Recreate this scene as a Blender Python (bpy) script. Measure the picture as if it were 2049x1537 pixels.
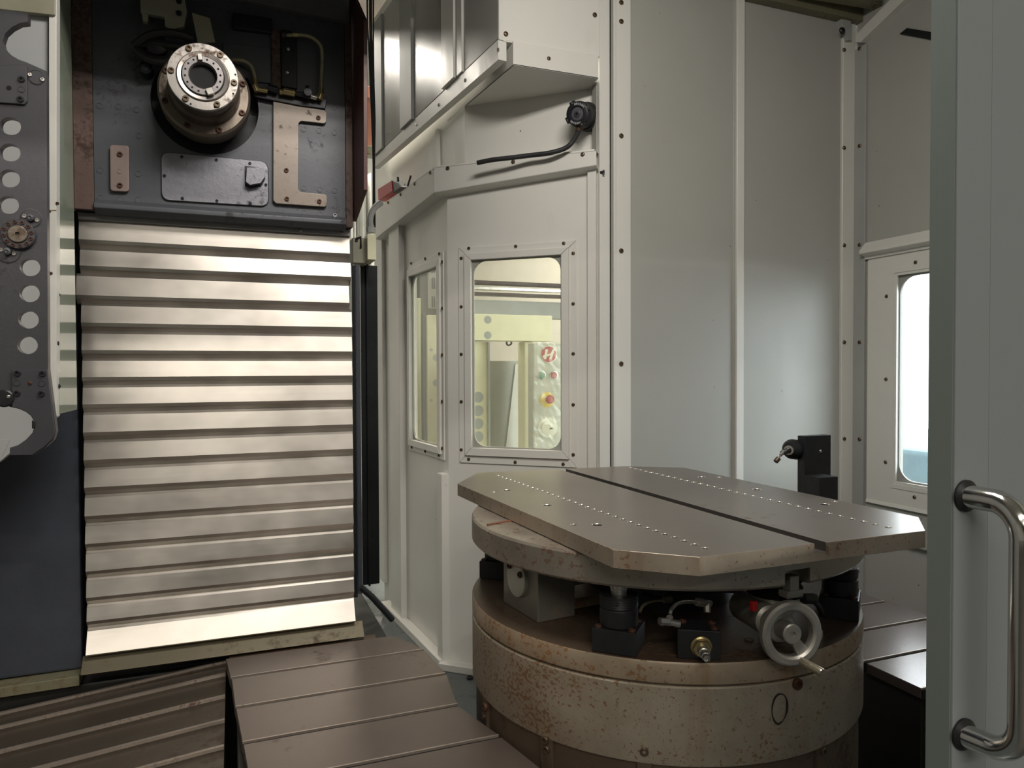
import bpy, bmesh, math, random
from mathutils import Vector, Matrix
random.seed(7)
for o in list(bpy.data.objects): bpy.data.objects.remove(o)
SC = bpy.context.scene
COL = SC.collection
# ------------------------------------------------------------------ camera
FPX, IW, IH = 1442.0, 2049.0, 1537.0
YAW, PIT, ROL = math.radians(21.17), math.radians(1.16), math.radians(-.21)
CAM = Vector((0, 0, 1.5))
ZV = Vector((0, 0, 1))
_f0 = Vector((math.sin(YAW), math.cos(YAW), 0)); _r0 = Vector((math.cos(YAW), -math.sin(YAW), 0))
FW = _f0*math.cos(PIT) - ZV*math.sin(PIT)
_u = ZV*math.cos(PIT) + _f0*math.sin(PIT)
UP = _u*math.cos(ROL) - _r0*math.sin(ROL)
RT = FW.cross(UP)
cd = bpy.data.cameras.new('camera'); cam = bpy.data.objects.new('camera', cd); COL.objects.link(cam)
cd.sensor_width = 36; cd.lens = 36*FPX/IW; cd.clip_start = .05; cd.clip_end = 200
m3 = Matrix((RT, UP, -FW)).transposed()
cam.matrix_world = Matrix.Translation(CAM) @ m3.to_4x4()
SC.camera = cam
# ------------------------------------------------------------------ world, lamps, exposure
SC.view_settings.view_transform = 'Standard'
SC.view_settings.look = 'None'
SC.view_settings.gamma = 1
SC.view_settings.use_curve_mapping = False
SC.view_settings.exposure = 0.16
w = bpy.data.worlds.new('world'); SC.world = w; w.use_nodes = True
bg = w.node_tree.nodes['Background']
bg.inputs[0].default_value = (.86, .95, 1.0, 1); bg.inputs[1].default_value = 8.0

def lamp(name, loc, sx, sy, power, col=(1, .93, .82), rot=(0, 0, 0)):
    l = bpy.data.lights.new(name, 'AREA'); l.shape = 'RECTANGLE'; l.size = sx; l.size_y = sy
    l.energy = power; l.color = col
    o = bpy.data.objects.new(name, l); COL.objects.link(o); o.location = loc; o.rotation_euler = rot
    return o
# rows of strip lamps under the hall roof, in front of and behind the machine
for y in (-3.2, -5.8):
    lamp('hall_strip_lamp', (-1.0, y, 4.7), 4.5, .25, 130)
lamp('hall_strip_lamp', (1.2, 5.0, 4.7), 5.0, .4, 400)
lamp('hall_strip_lamp', (-.5, 7.0, 4.7), 5.0, .4, 200)
for y_ in (.72, .90, 1.10):       # three light bars under the enclosure roof, just inside the door
    lamp('enclosure_light_bar', (.60, y_, 3.08), 1.0, .05, 10.5, (1, .94, .87), (math.radians(28), 0, 0))
# ------------------------------------------------------------------ pixel -> place helpers (2049 x 1537)
def ray(px, py): return FW + RT*((px-IW/2)/FPX) + UP*((IH/2-py)/FPX)
def PY(px, py, y): d = ray(px, py); return CAM + d*(y/d.y)
def PX(px, py, x): d = ray(px, py); return CAM + d*(x/d.x)
def PZ(px, py, z): d = ray(px, py); return CAM + d*((z-CAM.z)/d.z)
def PV(px, py, pl):          # vertical plane: (point, direction)
    a, u = pl; d = ray(px, py); n = Vector((u[1], -u[0], 0))
    return CAM + d*(n.dot(Vector((a[0], a[1], 0))-Vector((0, 0, 0))) / n.dot(d))
# ------------------------------------------------------------------ materials
def nt(name):
    m = bpy.data.materials.new(name); m.use_nodes = True
    return m, m.node_tree, m.node_tree.nodes['Principled BSDF']
def N(t, ty, **kw):
    n = t.nodes.new(ty)
    for k, v in kw.items():
        if k.startswith('i_'): n.inputs[k[2:].replace('_', ' ')].default_value = v
        else: setattr(n, k, v)
    return n
def mixc(t, fac, a, b):
    n = t.nodes.new('ShaderNodeMix'); n.data_type = 'RGBA'
    if hasattr(fac, 'links'): t.links.new(fac, n.inputs[0])
    else: n.inputs[0].default_value = fac
    for s, v in ((6, a), (7, b)):
        if hasattr(v, 'links'): t.links.new(v, n.inputs[s])
        else: n.inputs[s].default_value = (*v, 1)
    return n.outputs[2]
def ramp(t, src, lo, hi, a=0., b=1.):
    n = t.nodes.new('ShaderNodeMapRange'); n.inputs[1].default_value = lo; n.inputs[2].default_value = hi
    n.inputs[3].default_value = a; n.inputs[4].default_value = b; t.links.new(src, n.inputs[0]); return n.outputs[0]
def noise(t, scale, detail=4, stretch=(1, 1, 1), rough=.6):
    tc = t.nodes.new('ShaderNodeTexCoord'); mp = t.nodes.new('ShaderNodeMapping'); mp.inputs['Scale'].default_value = stretch
    t.links.new(tc.outputs['Object'], mp.inputs[0])
    n = t.nodes.new('ShaderNodeTexNoise'); n.inputs['Scale'].default_value = scale; n.inputs['Detail'].default_value = detail
    n.inputs['Roughness'].default_value = rough
    t.links.new(mp.outputs[0], n.inputs[0]); return n.outputs[0]
def bump(t, b, src, strength=.2, dist=.002):
    n = t.nodes.new('ShaderNodeBump'); n.inputs['Strength'].default_value = strength; n.inputs['Distance'].default_value = dist
    t.links.new(src, n.inputs['Height']); t.links.new(n.outputs[0], b.inputs['Normal'])
def plain(name, c, rough=.5, metal=0, var=.12, scale=8, spec=.5, bmp=0, stretch=(1, 1, 1)):
    m, t, b = nt(name)
    f = noise(t, scale, 5, stretch)
    lo = tuple(x*(1-var) for x in c); hi = tuple(min(1, x*(1+var)) for x in c)
    t.links.new(mixc(t, ramp(t, f, .3, .7), lo, hi), b.inputs['Base Color'])
    t.links.new(ramp(t, f, .3, .7, max(.02, rough-.06), min(1, rough+.06)), b.inputs['Roughness'])
    b.inputs['Metallic'].default_value = metal; b.inputs['Specular IOR Level'].default_value = spec
    if bmp: bump(t, b, noise(t, scale*12, 3, stretch), bmp)
    return m
def enamel(name, c, rough=.38, spk=.5, grime=(.45, .40, .28), gr=.25):
    """gloss paint with faint grime and sparse dark chips"""
    m, t, b = nt(name)
    f = noise(t, 2.2, 5)
    base = mixc(t, ramp(t, f, .35, .7), tuple(x*.95 for x in c), c)
    g = noise(t, 5, 8, (1, 1, .35), .7)
    base = mixc(t, ramp(t, g, .62, .82, 0, gr), base, grime)
    tc = t.nodes.new('ShaderNodeTexCoord'); v = t.nodes.new('ShaderNodeTexVoronoi'); v.inputs['Scale'].default_value = 14
    t.links.new(tc.outputs['Object'], v.inputs[0])
    n2 = noise(t, 31, 2)
    add = t.nodes.new('ShaderNodeMath'); add.operation = 'MULTIPLY_ADD'; add.inputs[1].default_value = .10
    t.links.new(n2, add.inputs[0]); t.links.new(v.outputs['Distance'], add.inputs[2])
    chip = ramp(t, add.outputs[0], .075, .085, 1, 0)
    sel = t.nodes.new('ShaderNodeSeparateColor'); t.links.new(v.outputs['Color'], sel.inputs[0])
    on = t.nodes.new('ShaderNodeMath'); on.operation = 'LESS_THAN'; on.inputs[1].default_value = spk; t.links.new(sel.outputs[0], on.inputs[0])
    mu = t.nodes.new('ShaderNodeMath'); mu.operation = 'MULTIPLY'; t.links.new(chip, mu.inputs[0]); t.links.new(on.outputs[0], mu.inputs[1])
    base = mixc(t, mu.outputs[0], base, (.03, .026, .02))
    t.links.new(base, b.inputs['Base Color'])
    t.links.new(ramp(t, g, .4, .8, rough-.05, rough+.2), b.inputs['Roughness'])
    bump(t, b, noise(t, 3, 2), .25, .004)
    return m
def rusty(name, steel, rust, amount=.5, metal=.8, rough=.4, scale=9, stretch=(1, 1, 1), streak=0, bm=.25):
    """machined steel with rust blooms, pits and runs"""
    m, t, b = nt(name)
    big = noise(t, scale*.35, 4, stretch, .6); fine = noise(t, scale*4, 10, stretch, .75)
    s = mixc(t, ramp(t, big, .3, .7), tuple(x*.82 for x in steel), tuple(min(1, x*1.12) for x in steel))
    ad = t.nodes.new('ShaderNodeMath'); ad.operation = 'ADD'; t.links.new(big, ad.inputs[0]); t.links.new(fine, ad.inputs[1])
    th = 1.30-.42*amount
    k = ramp(t, ad.outputs[0], th-.04, th+.12)
    if streak:
        sn = noise(t, 16, 3, (1, 1, .12)); a2 = t.nodes.new('ShaderNodeMath'); a2.operation = 'MULTIPLY_ADD'
        t.links.new(ramp(t, sn, .52, .72, 0, 1), a2.inputs[0]); a2.inputs[1].default_value = streak; t.links.new(k, a2.inputs[2]); a2.use_clamp = True
        k = a2.outputs[0]
    r2 = mixc(t, ramp(t, fine, .35, .7), tuple(x*.55 for x in rust), rust)
    t.links.new(mixc(t, k, s, r2), b.inputs['Base Color'])
    t.links.new(ramp(t, k, 0, 1, metal, .05), b.inputs['Metallic'])
    t.links.new(ramp(t, k, 0, 1, rough, .8), b.inputs['Roughness'])
    bump(t, b, fine, bm, .0015)
    return m
def speckled(name, steel, rust, dens=.5, metal=.4, rough=.42, streak=.4, tint=.3, pit=55):
    """old machined steel: fine pitting in clusters, faint brown stain, vertical rust runs"""
    m, t, b = nt(name)
    big = noise(t, 3.2, 5, (1, 1, 1.3), .6); mid = noise(t, 9, 6, (1, 1, 1), .65); fine = noise(t, pit, 3, (1, 1, 1.2), .6); tiny = noise(t, pit*2.3, 2)
    c = mixc(t, ramp(t, mid, .3, .7), tuple(x*.84 for x in steel), tuple(min(1, x*1.12) for x in steel))
    st = mixc(t, .55, steel, rust)
    stn = t.nodes.new('ShaderNodeMix'); stn.data_type = 'RGBA'; t.links.new(ramp(t, big, .42, .7, 0, tint), stn.inputs[0]); t.links.new(c, stn.inputs[6]); t.links.new(st, stn.inputs[7]); c = stn.outputs[2]
    sn = noise(t, 13, 4, (1, 1, .10), .6)
    c = mixc(t, ramp(t, sn, .56, .74, 0, streak), c, tuple(min(1, x*1.15) for x in rust))
    a = t.nodes.new('ShaderNodeMath'); a.operation = 'MULTIPLY_ADD'; t.links.new(big, a.inputs[0]); a.inputs[1].default_value = .55; t.links.new(fine, a.inputs[2])
    th = .98-.13*dens
    p1 = ramp(t, a.outputs[0], th, th+.05, 0, .85)
    c = mixc(t, p1, c, tuple(x*.8 for x in rust))
    c = mixc(t, ramp(t, tiny, .66, .72, 0, .7), c, tuple(x*.45 for x in rust))
    t.links.new(c, b.inputs['Base Color']); t.links.new(ramp(t, p1, 0, .8, metal, .05), b.inputs['Metallic'])
    t.links.new(ramp(t, mid, .3, .7, rough-.05, rough+.12), b.inputs['Roughness'])
    bump(t, b, fine, .2, .0012)
    return m
def glassy(name, tint=(.97, .965, .91), alpha=.78, rough=.05):
    m, t, b = nt(name)
    out = t.nodes['Material Output']
    tr = N(t, 'ShaderNodeBsdfTransparent'); tr.inputs[0].default_value = (*tint, 1)
    gl = N(t, 'ShaderNodeBsdfGlossy'); gl.inputs['Roughness'].default_value = rough
    df = N(t, 'ShaderNodeBsdfDiffuse'); df.inputs[0].default_value = (.8, .82, .75, 1)
    lw = N(t, 'ShaderNodeLayerWeight'); lw.inputs[0].default_value = .5
    pw = N(t, 'ShaderNodeMath', operation='POWER'); t.links.new(lw.outputs['Facing'], pw.inputs[0]); pw.inputs[1].default_value = 5
    fr = N(t, 'ShaderNodeMath', operation='MULTIPLY_ADD'); t.links.new(pw.outputs[0], fr.inputs[0]); fr.inputs[1].default_value = .9; fr.inputs[2].default_value = .03
    m1 = N(t, 'ShaderNodeMixShader'); m2 = N(t, 'ShaderNodeMixShader')
    g = noise(t, 6, 6)
    t.links.new(ramp(t, g, .3, .75, (1-alpha)*.3, (1-alpha)), m1.inputs[0])
    t.links.new(tr.outputs[0], m1.inputs[1]); t.links.new(df.outputs[0], m1.inputs[2])
    t.links.new(fr.outputs[0], m2.inputs[0]); t.links.new(m1.outputs[0], m2.inputs[1]); t.links.new(gl.outputs[0], m2.inputs[2])
    t.links.new(m2.outputs[0], out.inputs[0])
    return m
WHITE = enamel('white_enamel', (.74, .73, .68), .36, .30)
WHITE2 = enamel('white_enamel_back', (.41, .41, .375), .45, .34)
WHITECLEAN = enamel('white_enamel_flashing', (.73, .72, .67), .34, .12)
PANELGLOSS = plain('gloss_panel_paint', (.26, .255, .235), .24, 0, .1, 2, .7)
GREENGLASS = plain('green_tinted_gloss_panel', (.30, .35, .28), .09, 0, .06, 2, .9)
DOORP = enamel('door_grey_enamel', (.295, .325, .34), .42, .12, gr=.1)
DOOREDGE = enamel('door_edge_enamel', (.21, .245, .225), .5, .15)
HEADP = rusty('blue_grey_machine_paint', (.092, .098, .112), (.05, .045, .045), .35, .15, .42, 10, bm=.3)
HEADP2 = rusty('polished_cover_steel', (.27, .27, .30), (.07, .07, .08), .5, .6, .36, 12, bm=.4)
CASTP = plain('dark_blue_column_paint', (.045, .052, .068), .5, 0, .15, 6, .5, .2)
BLACK = plain('black_oxide', (.022, .023, .026), .42, .25, .2, 20, .5)
BLACKP = plain('black_gloss_panel', (.012, .014, .015), .25, 0, .2, 2, .5)
RUBBER = plain('black_rubber', (.018, .018, .02), .6, 0, .2, 30)
DARKGAP = plain('shadow_gap_black', (.006, .006, .007), .8, 0)
TAN = rusty('tan_wear_steel', (.24, .205, .175), (.12, .075, .05), .36, .45, .45, 10)
PINK = rusty('pinkish_wear_steel', (.30, .23, .21), (.10, .06, .05), .32, .35, .45, 10)
RUSTB = rusty('brown_way_wiper', (.13, .085, .07), (.07, .038, .026), .6, .1, .6, 14)
RUSTFIN = plain('red_brown_fin_paint', (.085, .032, .024), .45, 0, .2, 8)
SLAT = None
def slatmat():
    m, t, b = nt('brushed_slat_steel')
    f = noise(t, 3.5, 3, (1, 1, 1.6)); g = noise(t, 70, 3, (.04, 1, 1)); st = noise(t, 8, 8, (1, 1, 1), .7)
    c = mixc(t, ramp(t, f, .3, .72), (.40, .375, .34), (.64, .60, .55))
    c = mixc(t, ramp(t, st, .66, .8, 0, .45), c, (.42, .33, .17))
    t.links.new(c, b.inputs['Base Color']); b.inputs['Metallic'].default_value = .97
    t.links.new(ramp(t, f, .3, .72, .31, .41), b.inputs['Roughness'])
    bump(t, b, g, .12, .0008)
    return m
SLAT = slatmat()
DRUM = speckled('rusty_drum_steel', (.44, .385, .30), (.23, .115, .048), .95, .35, .40, .40, .7, 105)
RIM = speckled('rusty_rim_steel', (.36, .29, .21), (.26, .125, .045), 1.0, .30, .42, .95, .9, 70)
DRUMTOP = rusty('brown_oiled_steel', (.125, .088, .06), (.10, .05, .028), .5, .35, .34, 7)
LOWDRUM = rusty('dark_brown_lower_drum', (.13, .095, .065), (.08, .045, .03), .5, .35, .5, 7)
DISC = speckled('platter_steel', (.42, .38, .32), (.15, .075, .045), .45, .65, .33, .15, .35, 60)
PLATETOP = rusty('ground_plate_steel', (.23, .20, .17), (.15, .12, .09), .05, .65, .30, 4, bm=.12)
PLATESIDE = speckled('plate_edge_steel', (.40, .34, .27), (.20, .11, .055), .55, .4, .42, .35, .5, 60)
BED = rusty('brown_cover_steel', (.14, .112, .095), (.11, .08, .065), .30, .45, .36, 5, (1, 1, 1), 0, .2)
BEDEDGE = rusty('worn_bright_edge', (.42, .36, .31), (.15, .09, .07), .35, .6, .4, 20)
WAYS = rusty('dark_steel_slats', (.12, .10, .078), (.075, .05, .036), .4, .55, .42, 6)
BEDBODY = plain('dark_bed_casting', (.02, .02, .018), .55, .1, .25, 6)
FLOORP = plain('grey_green_floor_paint', (.10, .115, .115), .30, .1, .3, 9, .5, .2)
CONC = plain('shop_concrete', (.075, .072, .066), .7, 0, .2, 2)
STEEL = plain('bright_steel', (.55, .53, .49), .3, .9, .12, 30)
NOSE = rusty('spindle_nose_steel', (.46, .43, .40), (.20, .12, .08), .28, .75, .34, 14)
FLANGE = rusty('worn_flange_steel', (.25, .21, .17), (.12, .08, .05), .62, .65, .4, 12)
CHROME = plain('chrome', (.72, .71, .69), .13, 1, .06, 8)
ALU = plain('dull_cast_aluminium', (.44, .42, .375), .42, .6, .12, 18, .5, .15)
GREYBLK = rusty('grey_ground_block', (.28, .27, .235), (.14, .10, .06), .3, .6, .4, 8)
BRASS = plain('yellow_zinc', (.42, .34, .17), .35, .8, .2, 25)
HOSEY = plain('yellowed_hydraulic_tube', (.38, .36, .22), .4, .2, .2, 30)
SCREWM = plain('brown_button_screw', (.15, .11, .075), .38, .7, .3, 60)
RUSTBOLT = plain('rusty_bolt', (.10, .045, .028), .6, .4, .3, 60)
CREAM = plain('cream_machine_paint', (.70, .68, .47), .4, 0, .05, 3)
CREAMD = plain('dull_cream_paint', (.30, .29, .21), .5, 0, .12, 6)
SHEET = plain('white_plastic_sheet', (.80, .79, .74), .5, 0, .1, 2, .5, .2)
SHOPW = plain('shop_wall_paint', (.62, .62, .58), .7, 0, .05, 1)
GREYW = plain('mid_grey_cabinet', (.36, .37, .35), .5, 0, .1, 2)
DARKBR = plain('dark_brown_beam', (.05, .025, .022), .5, 0, .2, 3)
SALMON = plain('salmon_painted_steel', (.50, .20, .13), .5, 0, .1, 3)
RED = plain('red_plastic', (.42, .010, .012), .5, 0, .08, 10)
YEL = plain('yellow_plastic', (.85, .62, .03), .35, 0, .08, 10)
GREEN = plain('green_plastic', (.02, .22, .09), .35, 0, .08, 10)
OFFW = plain('off_white_plastic', (.75, .73, .62), .4, 0, .05, 10)
LETTER = plain('pale_grey_lettering', (.55, .55, .55), .6, 0, .05, 10)
MARKER = plain('black_marker_ink', (.02, .018, .015), .5, 0, .2, 10)
PANE = glassy('polycarbonate_pane', alpha=.90)
WRAP = glassy('crinkled_plastic_wrap', (.95, .95, .9), .70, .12)
TARP = plain('pale_blue_tarp', (.085, .13, .145), .7, 0, .15, 3)
LENSG = plain('grey_sensor_window', (.10, .10, .11), .12, 0, .1, 20, .8)
OLIVE = rusty('olive_stained_steel', (.20, .19, .12), (.16, .10, .04), .4, .2, .5, 8)

# ------------------------------------------------------------------ mesh helpers
class MB:
    def __init__(s): s.v = []; s.f = []
    def add(s, vs, fs):
        n = len(s.v); s.v += [tuple(v) for v in vs]; s.f += [tuple(n+i for i in f) for f in fs]; return s
    def hexa(s, p):            # 8 points: bottom 4 then top 4
        return s.add(p, [(0, 3, 2, 1), (4, 5, 6, 7), (0, 1, 5, 4), (1, 2, 6, 5), (2, 3, 7, 6), (3, 0, 4, 7)])
    def box(s, x0, x1, y0, y1, z0, z1):
        return s.hexa([(x0, y0, z0), (x1, y0, z0), (x1, y1, z0), (x0, y1, z0), (x0, y0, z1), (x1, y0, z1), (x1, y1, z1), (x0, y1, z1)])
    def obox(s, c, ax, ay, az, hx, hy, hz):
        c = Vector(c); ax, ay, az = Vector(ax).normalized(), Vector(ay).normalized(), Vector(az).normalized()
        P = [c+ax*i*hx+ay*j*hy+az*k*hz for k in (-1, 1) for i, j in ((-1, -1), (1, -1), (1, 1), (-1, 1))]
        return s.hexa(P)
    def prism(s, pts, d):      # polygon (3D points) pushed along d
        n = len(pts); d = Vector(d); a = [Vector(p) for p in pts]; b = [p+d for p in a]
        fs = [tuple(range(n))[::-1], tuple(range(n, 2*n))]+[(i, (i+1) % n, n+(i+1) % n, n+i) for i in range(n)]
        return s.add(a+b, fs)
    def lathe(s, o, ax, prof, n=32, arc=1.0):   # prof: (radius, distance along axis)
        o = Vector(o); ax = Vector(ax).normalized(); t = Vector((0, 0, 1)) if abs(ax.z) < .9 else Vector((1, 0, 0))
        u = ax.cross(t).normalized(); v = ax.cross(u); k = len(prof); vs = []
        for i in range(n):
            a = 2*math.pi*i/n
            for r, h in prof: vs.append(o+ax*h+(u*math.cos(a)+v*math.sin(a))*r)
        fs = []
        for i in range(n):
            j = (i+1) % n
            for q in range(k-1): fs.append((i*k+q, i*k+q+1, j*k+q+1, j*k+q))
        if prof[0][0] > 1e-6: fs.append(tuple(i*k for i in range(n)))
        if prof[-1][0] > 1e-6: fs.append(tuple(i*k+k-1 for i in range(n))[::-1])
        return s.add(vs, fs)
    def cyl(s, a, b, r, n=20, r2=None):
        a = Vector(a); b = Vector(b); return s.lathe(a, b-a, [(r, 0), (r if r2 is None else r2, (b-a).length)], n)
    def ring(s, o, ax, prof, n=40):       # closed profile ring
        m = MB(); m.lathe(o, ax, prof+[prof[0]], n)
        fs = m.f[:-2] if prof[0][0] > 1e-6 else m.f
        return s.add(m.v, fs)
    def tube(s, path, r, n=10):
        P = [Vector(p) for p in path]; k = len(P); vs = []
        t0 = (P[1]-P[0]).normalized(); up = Vector((0, 0, 1)) if abs(t0.z) < .9 else Vector((1, 0, 0))
        u = t0.cross(up).normalized()
        for i in range(k):
            t = ((P[min(i+1, k-1)]-P[i]).normalized()+(P[i]-P[max(i-1, 0)]).normalized()).normalized()
            u = (u-t*u.dot(t)).normalized(); v = t.cross(u)
            for j in range(n):
                a = 2*math.pi*j/n; vs.append(P[i]+(u*math.cos(a)+v*math.sin(a))*r)
        fs = [(i*n+j, i*n+(j+1) % n, (i+1)*n+(j+1) % n, (i+1)*n+j) for i in range(k-1) for j in range(n)]
        fs += [tuple(range(n))[::-1], tuple(range((k-1)*n, k*n))]
        return s.add(vs, fs)
    def build(s, name, mat, parent=None, bevel=0, smooth=True, kind=None, mats=None):
        me = bpy.data.meshes.new(name)
        off = wloc(parent) if parent else Vector((0, 0, 0))
        me.from_pydata([Vector(v)-off for v in s.v], [], s.f)
        bm = bmesh.new(); bm.from_mesh(me)
        bmesh.ops.remove_doubles(bm, verts=bm.verts, dist=1e-6)
        bmesh.ops.recalc_face_normals(bm, faces=bm.faces)
        if bevel:
            es = [e for e in bm.edges if len(e.link_faces) == 2 and e.calc_face_angle(0) > .5]
            bmesh.ops.bevel(bm, geom=es, offset=bevel, segments=1 if bevel < .002 else 2, affect='EDGES', profile=.5, clamp_overlap=True)
        bm.to_mesh(me); bm.free()
        me.materials.append(mat)
        if smooth:
            me.shade_smooth(); me.set_sharp_from_angle(angle=math.radians(32))
        o = bpy.data.objects.new(name, me); COL.objects.link(o)
        if parent: o.parent = parent
        if kind: o['kind'] = kind
        if bevel and smooth:
            md = o.modifiers.new('weighted', 'WEIGHTED_NORMAL'); md.keep_sharp = True; md.weight = 80
        return o
def wloc(o):
    v = Vector((0, 0, 0))
    while o is not None: v = v+o.location; o = o.parent
    return v
def thing(name, label, cat, loc, group=None):
    o = bpy.data.objects.new(name, None); o.empty_display_size = .05; COL.objects.link(o); o.location = loc
    o['label'] = label; o['category'] = cat
    if group: o['group'] = group
    return o
def tag(o, label=None, cat=None, group=None, kind=None):
    if label: o['label'] = label
    if cat: o['category'] = cat
    if group: o['group'] = group
    if kind: o['kind'] = kind
    return o
def bez(pts, n=10):           # smooth path through points (Catmull-Rom)
    P = [Vector(p) for p in pts]; P = [P[0]*2-P[1]]+P+[P[-1]*2-P[-2]]; out = []
    for i in range(1, len(P)-2):
        for k in range(n):
            t = k/n; a, b, c, d = P[i-1:i+3]
            out.append(.5*((2*b)+(c-a)*t+(2*a-5*b+4*c-d)*t*t+(3*b-a-3*c+d)*t**3))
    out.append(P[-2]); return out
_sm = {}
def screw(p, n, r, parent, mat=None, name='screw', kind=0):
    """button-head screw with a socket; shared mesh, own object"""
    mat = mat or SCREWM; key = (round(r, 4), mat.name, kind)
    if key not in _sm:
        m = MB()
        if kind == 0: m.lathe((0, 0, 0), (0, 0, 1), [(r, -.001), (r*.97, r*.25), (r*.7, r*.55), (r*.42, r*.62), (r*.38, r*.2), (0, r*.2)], 10)
        elif kind == 1: m.lathe((0, 0, 0), (0, 0, 1), [(r, -.001), (r, r*.5), (r*.9, r*.62), (r*.5, r*.62), (r*.46, r*.1), (0, r*.1)], 12)   # socket cap
        elif kind == 2: m.lathe((0, 0, 0), (0, 0, 1), [(r, -.001), (r, .0015), (r*.86, .0015), (r*.84, .0004), (0, .0006)], 16)            # flush plug
        elif kind == 3: m.lathe((0, 0, 0), (0, 0, 1), [(r, -.001), (r, r*.7), (r*.8, r*.8), (0, r*.8)], 6)
        me = m.build('tmp', mat); d = me.data; bpy.data.objects.remove(me); _sm[key] = d
    o = bpy.data.objects.new(name, _sm[key]); COL.objects.link(o)
    o.parent = parent; o.location = Vector(p)-(wloc(parent) if parent else Vector((0, 0, 0)))
    o.rotation_euler = Vector(n).to_track_quat('Z', 'Y').to_euler()
    return o
def rrect(cx, cz, hx, hz, r, n=6):     # 2D rounded rectangle loop
    out = []
    for sx, sz, a0 in ((1, 1, 0), (-1, 1, 90), (-1, -1, 180), (1, -1, 270)):
        for k in range(n+1):
            a = math.radians(a0+90*k/n); out.append((cx+sx*(hx-r)+r*math.cos(a), cz+sz*(hz-r)+r*math.sin(a)))
    return out
def holed(mb, outer, inner, P, d):
    """plate between an outer and an inner loop (same length), P maps (u,v)->3D, pushed along d"""
    n = len(outer); d = Vector(d); A = [P(*q) for q in outer]; B = [P(*q) for q in inner]
    vs = A+B+[a+d for a in A]+[b+d for b in B]; fs = []
    for i in range(n):
        j = (i+1) % n
        fs += [(i, j, n+j, n+i), (2*n+i, 3*n+i, 3*n+j, 2*n+j), (i, 2*n+i, 2*n+j, j), (n+i, n+j, 3*n+j, 3*n+i)]
    return mb.add(vs, fs)
def rect_like(loop, cx, cz, hx, hz):   # project a loop radially on a rectangle
    out = []
    for u, v in loop:
        du, dv = u-cx, v-cz; k = min(hx/abs(du) if abs(du) > 1e-9 else 1e9, hz/abs(dv) if abs(dv) > 1e-9 else 1e9)
        out.append((cx+du*k, cz+dv*k))
    return out
def boolean_cut(o, cutter):
    """subtract cutter (MB) from object, keep the evaluated mesh"""
    c = cutter.build('cutter', DARKGAP, None, smooth=False)
    c.location = -wloc(o)+o.location if False else Vector((0, 0, 0))
    md = o.modifiers.new('cut', 'BOOLEAN'); md.operation = 'DIFFERENCE'; md.solver = 'EXACT'; md.object = c
    bpy.context.view_layer.update()
    dg = bpy.context.evaluated_depsgraph_get()
    me = bpy.data.meshes.new_from_object(o.evaluated_get(dg), depsgraph=dg)
    o.modifiers.clear(); o.data = me
    bpy.data.objects.remove(c)
    return o
def struct(o, label=None): o['kind'] = 'structure'; return o

# ================================================================== STRUCTURE
class Fr:                      # vertical wall frame: s along the wall, z up, off towards the room
    def __init__(s, a, u, n): s.a = Vector((a[0], a[1], 0)); s.u = Vector((u[0], u[1], 0)).normalized(); s.n = Vector((n[0], n[1], 0)).normalized()
    def P(s, t, z, o=0.): return s.a+s.u*t+s.n*o+ZV*z
    def px(s, x, y, o=0.):
        d = ray(x, y); q = s.a+s.n*o; k = s.n.dot(q)/s.n.dot(d); p = CAM+d*k
        return (p-q).dot(s.u), p.z
    def box(s, mb, s0, s1, z0, z1, o0, o1):
        return mb.hexa([s.P(s0, z0, o1), s.P(s1, z0, o1), s.P(s1, z0, o0), s.P(s0, z0, o0), s.P(s0, z1, o1), s.P(s1, z1, o1), s.P(s1, z1, o0), s.P(s0, z1, o0)])
    def poly(s, mb, pts, o0, o1): return mb.prism([s.P(t, z, o1) for t, z in pts], s.n*(o0-o1))
    def screw(s, x, y, o, r, parent, mat=None):
        t, z = s.px(x, y, o); return screw(s.P(t, z, o), s.n, r, parent, mat)
FZ = .2                                            # floor pan of the enclosure
AC = (.872, 3.02); _a = math.radians(41)
FA = Fr(AC, (math.cos(_a), -math.sin(_a)), (-math.sin(_a), -math.cos(_a)))      # angled bay wall
FL = Fr(AC, (-.09, 1), (-1, -.09))                                            # bay side wall towards the column
SE, _ = FA.px(1195, 700); E3 = FA.P(SE, 0)
YB = E3.y; XR = PY(1706, 700, YB).x
FB = Fr((E3.x, YB), (1, 0), (0, -1))
FR = Fr((XR, YB), (0, -1), (-1, 0))
LB = XR-E3.x
ROOF = 3.2
# floor pan and concrete
struct(MB().box(-3.2, 3.1, .3, 5.2, FZ-.05, FZ).build('floor', FLOORP))
struct(MB().box(-9, 14, -9, 10, -.32, -.25).build('floor_shop', CONC))
# building shell (open to daylight on the right-hand side)
struct(MB().box(-9, -8.8, -9, 10, -.3, 5.4).build('wall_shop_left', SHOPW))
struct(MB().box(-9, 3.4, 9.8, 10, -.3, 5.4).build('wall_shop_far', SHOPW))
struct(MB().box(-9, 3.4, -9, -8.8, -.3, 5.4).build('wall_shop_rear', plain('dim_rear_wall', (.10, .10, .10), .7)))
struct(MB().box(-9, 3.4, -9, 10, 5.3, 5.4).build('ceiling_shop', SHOPW))
wsr = MB(); wsr.box(3.2, 3.4, -9, 0.8, -.3, 5.4); wsr.box(3.2, 3.4, 3.4, 10, -.3, 5.4); wsr.box(3.2, 3.4, .8, 3.4, 3.1, 5.4)
struct(wsr.build('wall_shop_right', SHOPW))

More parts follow.
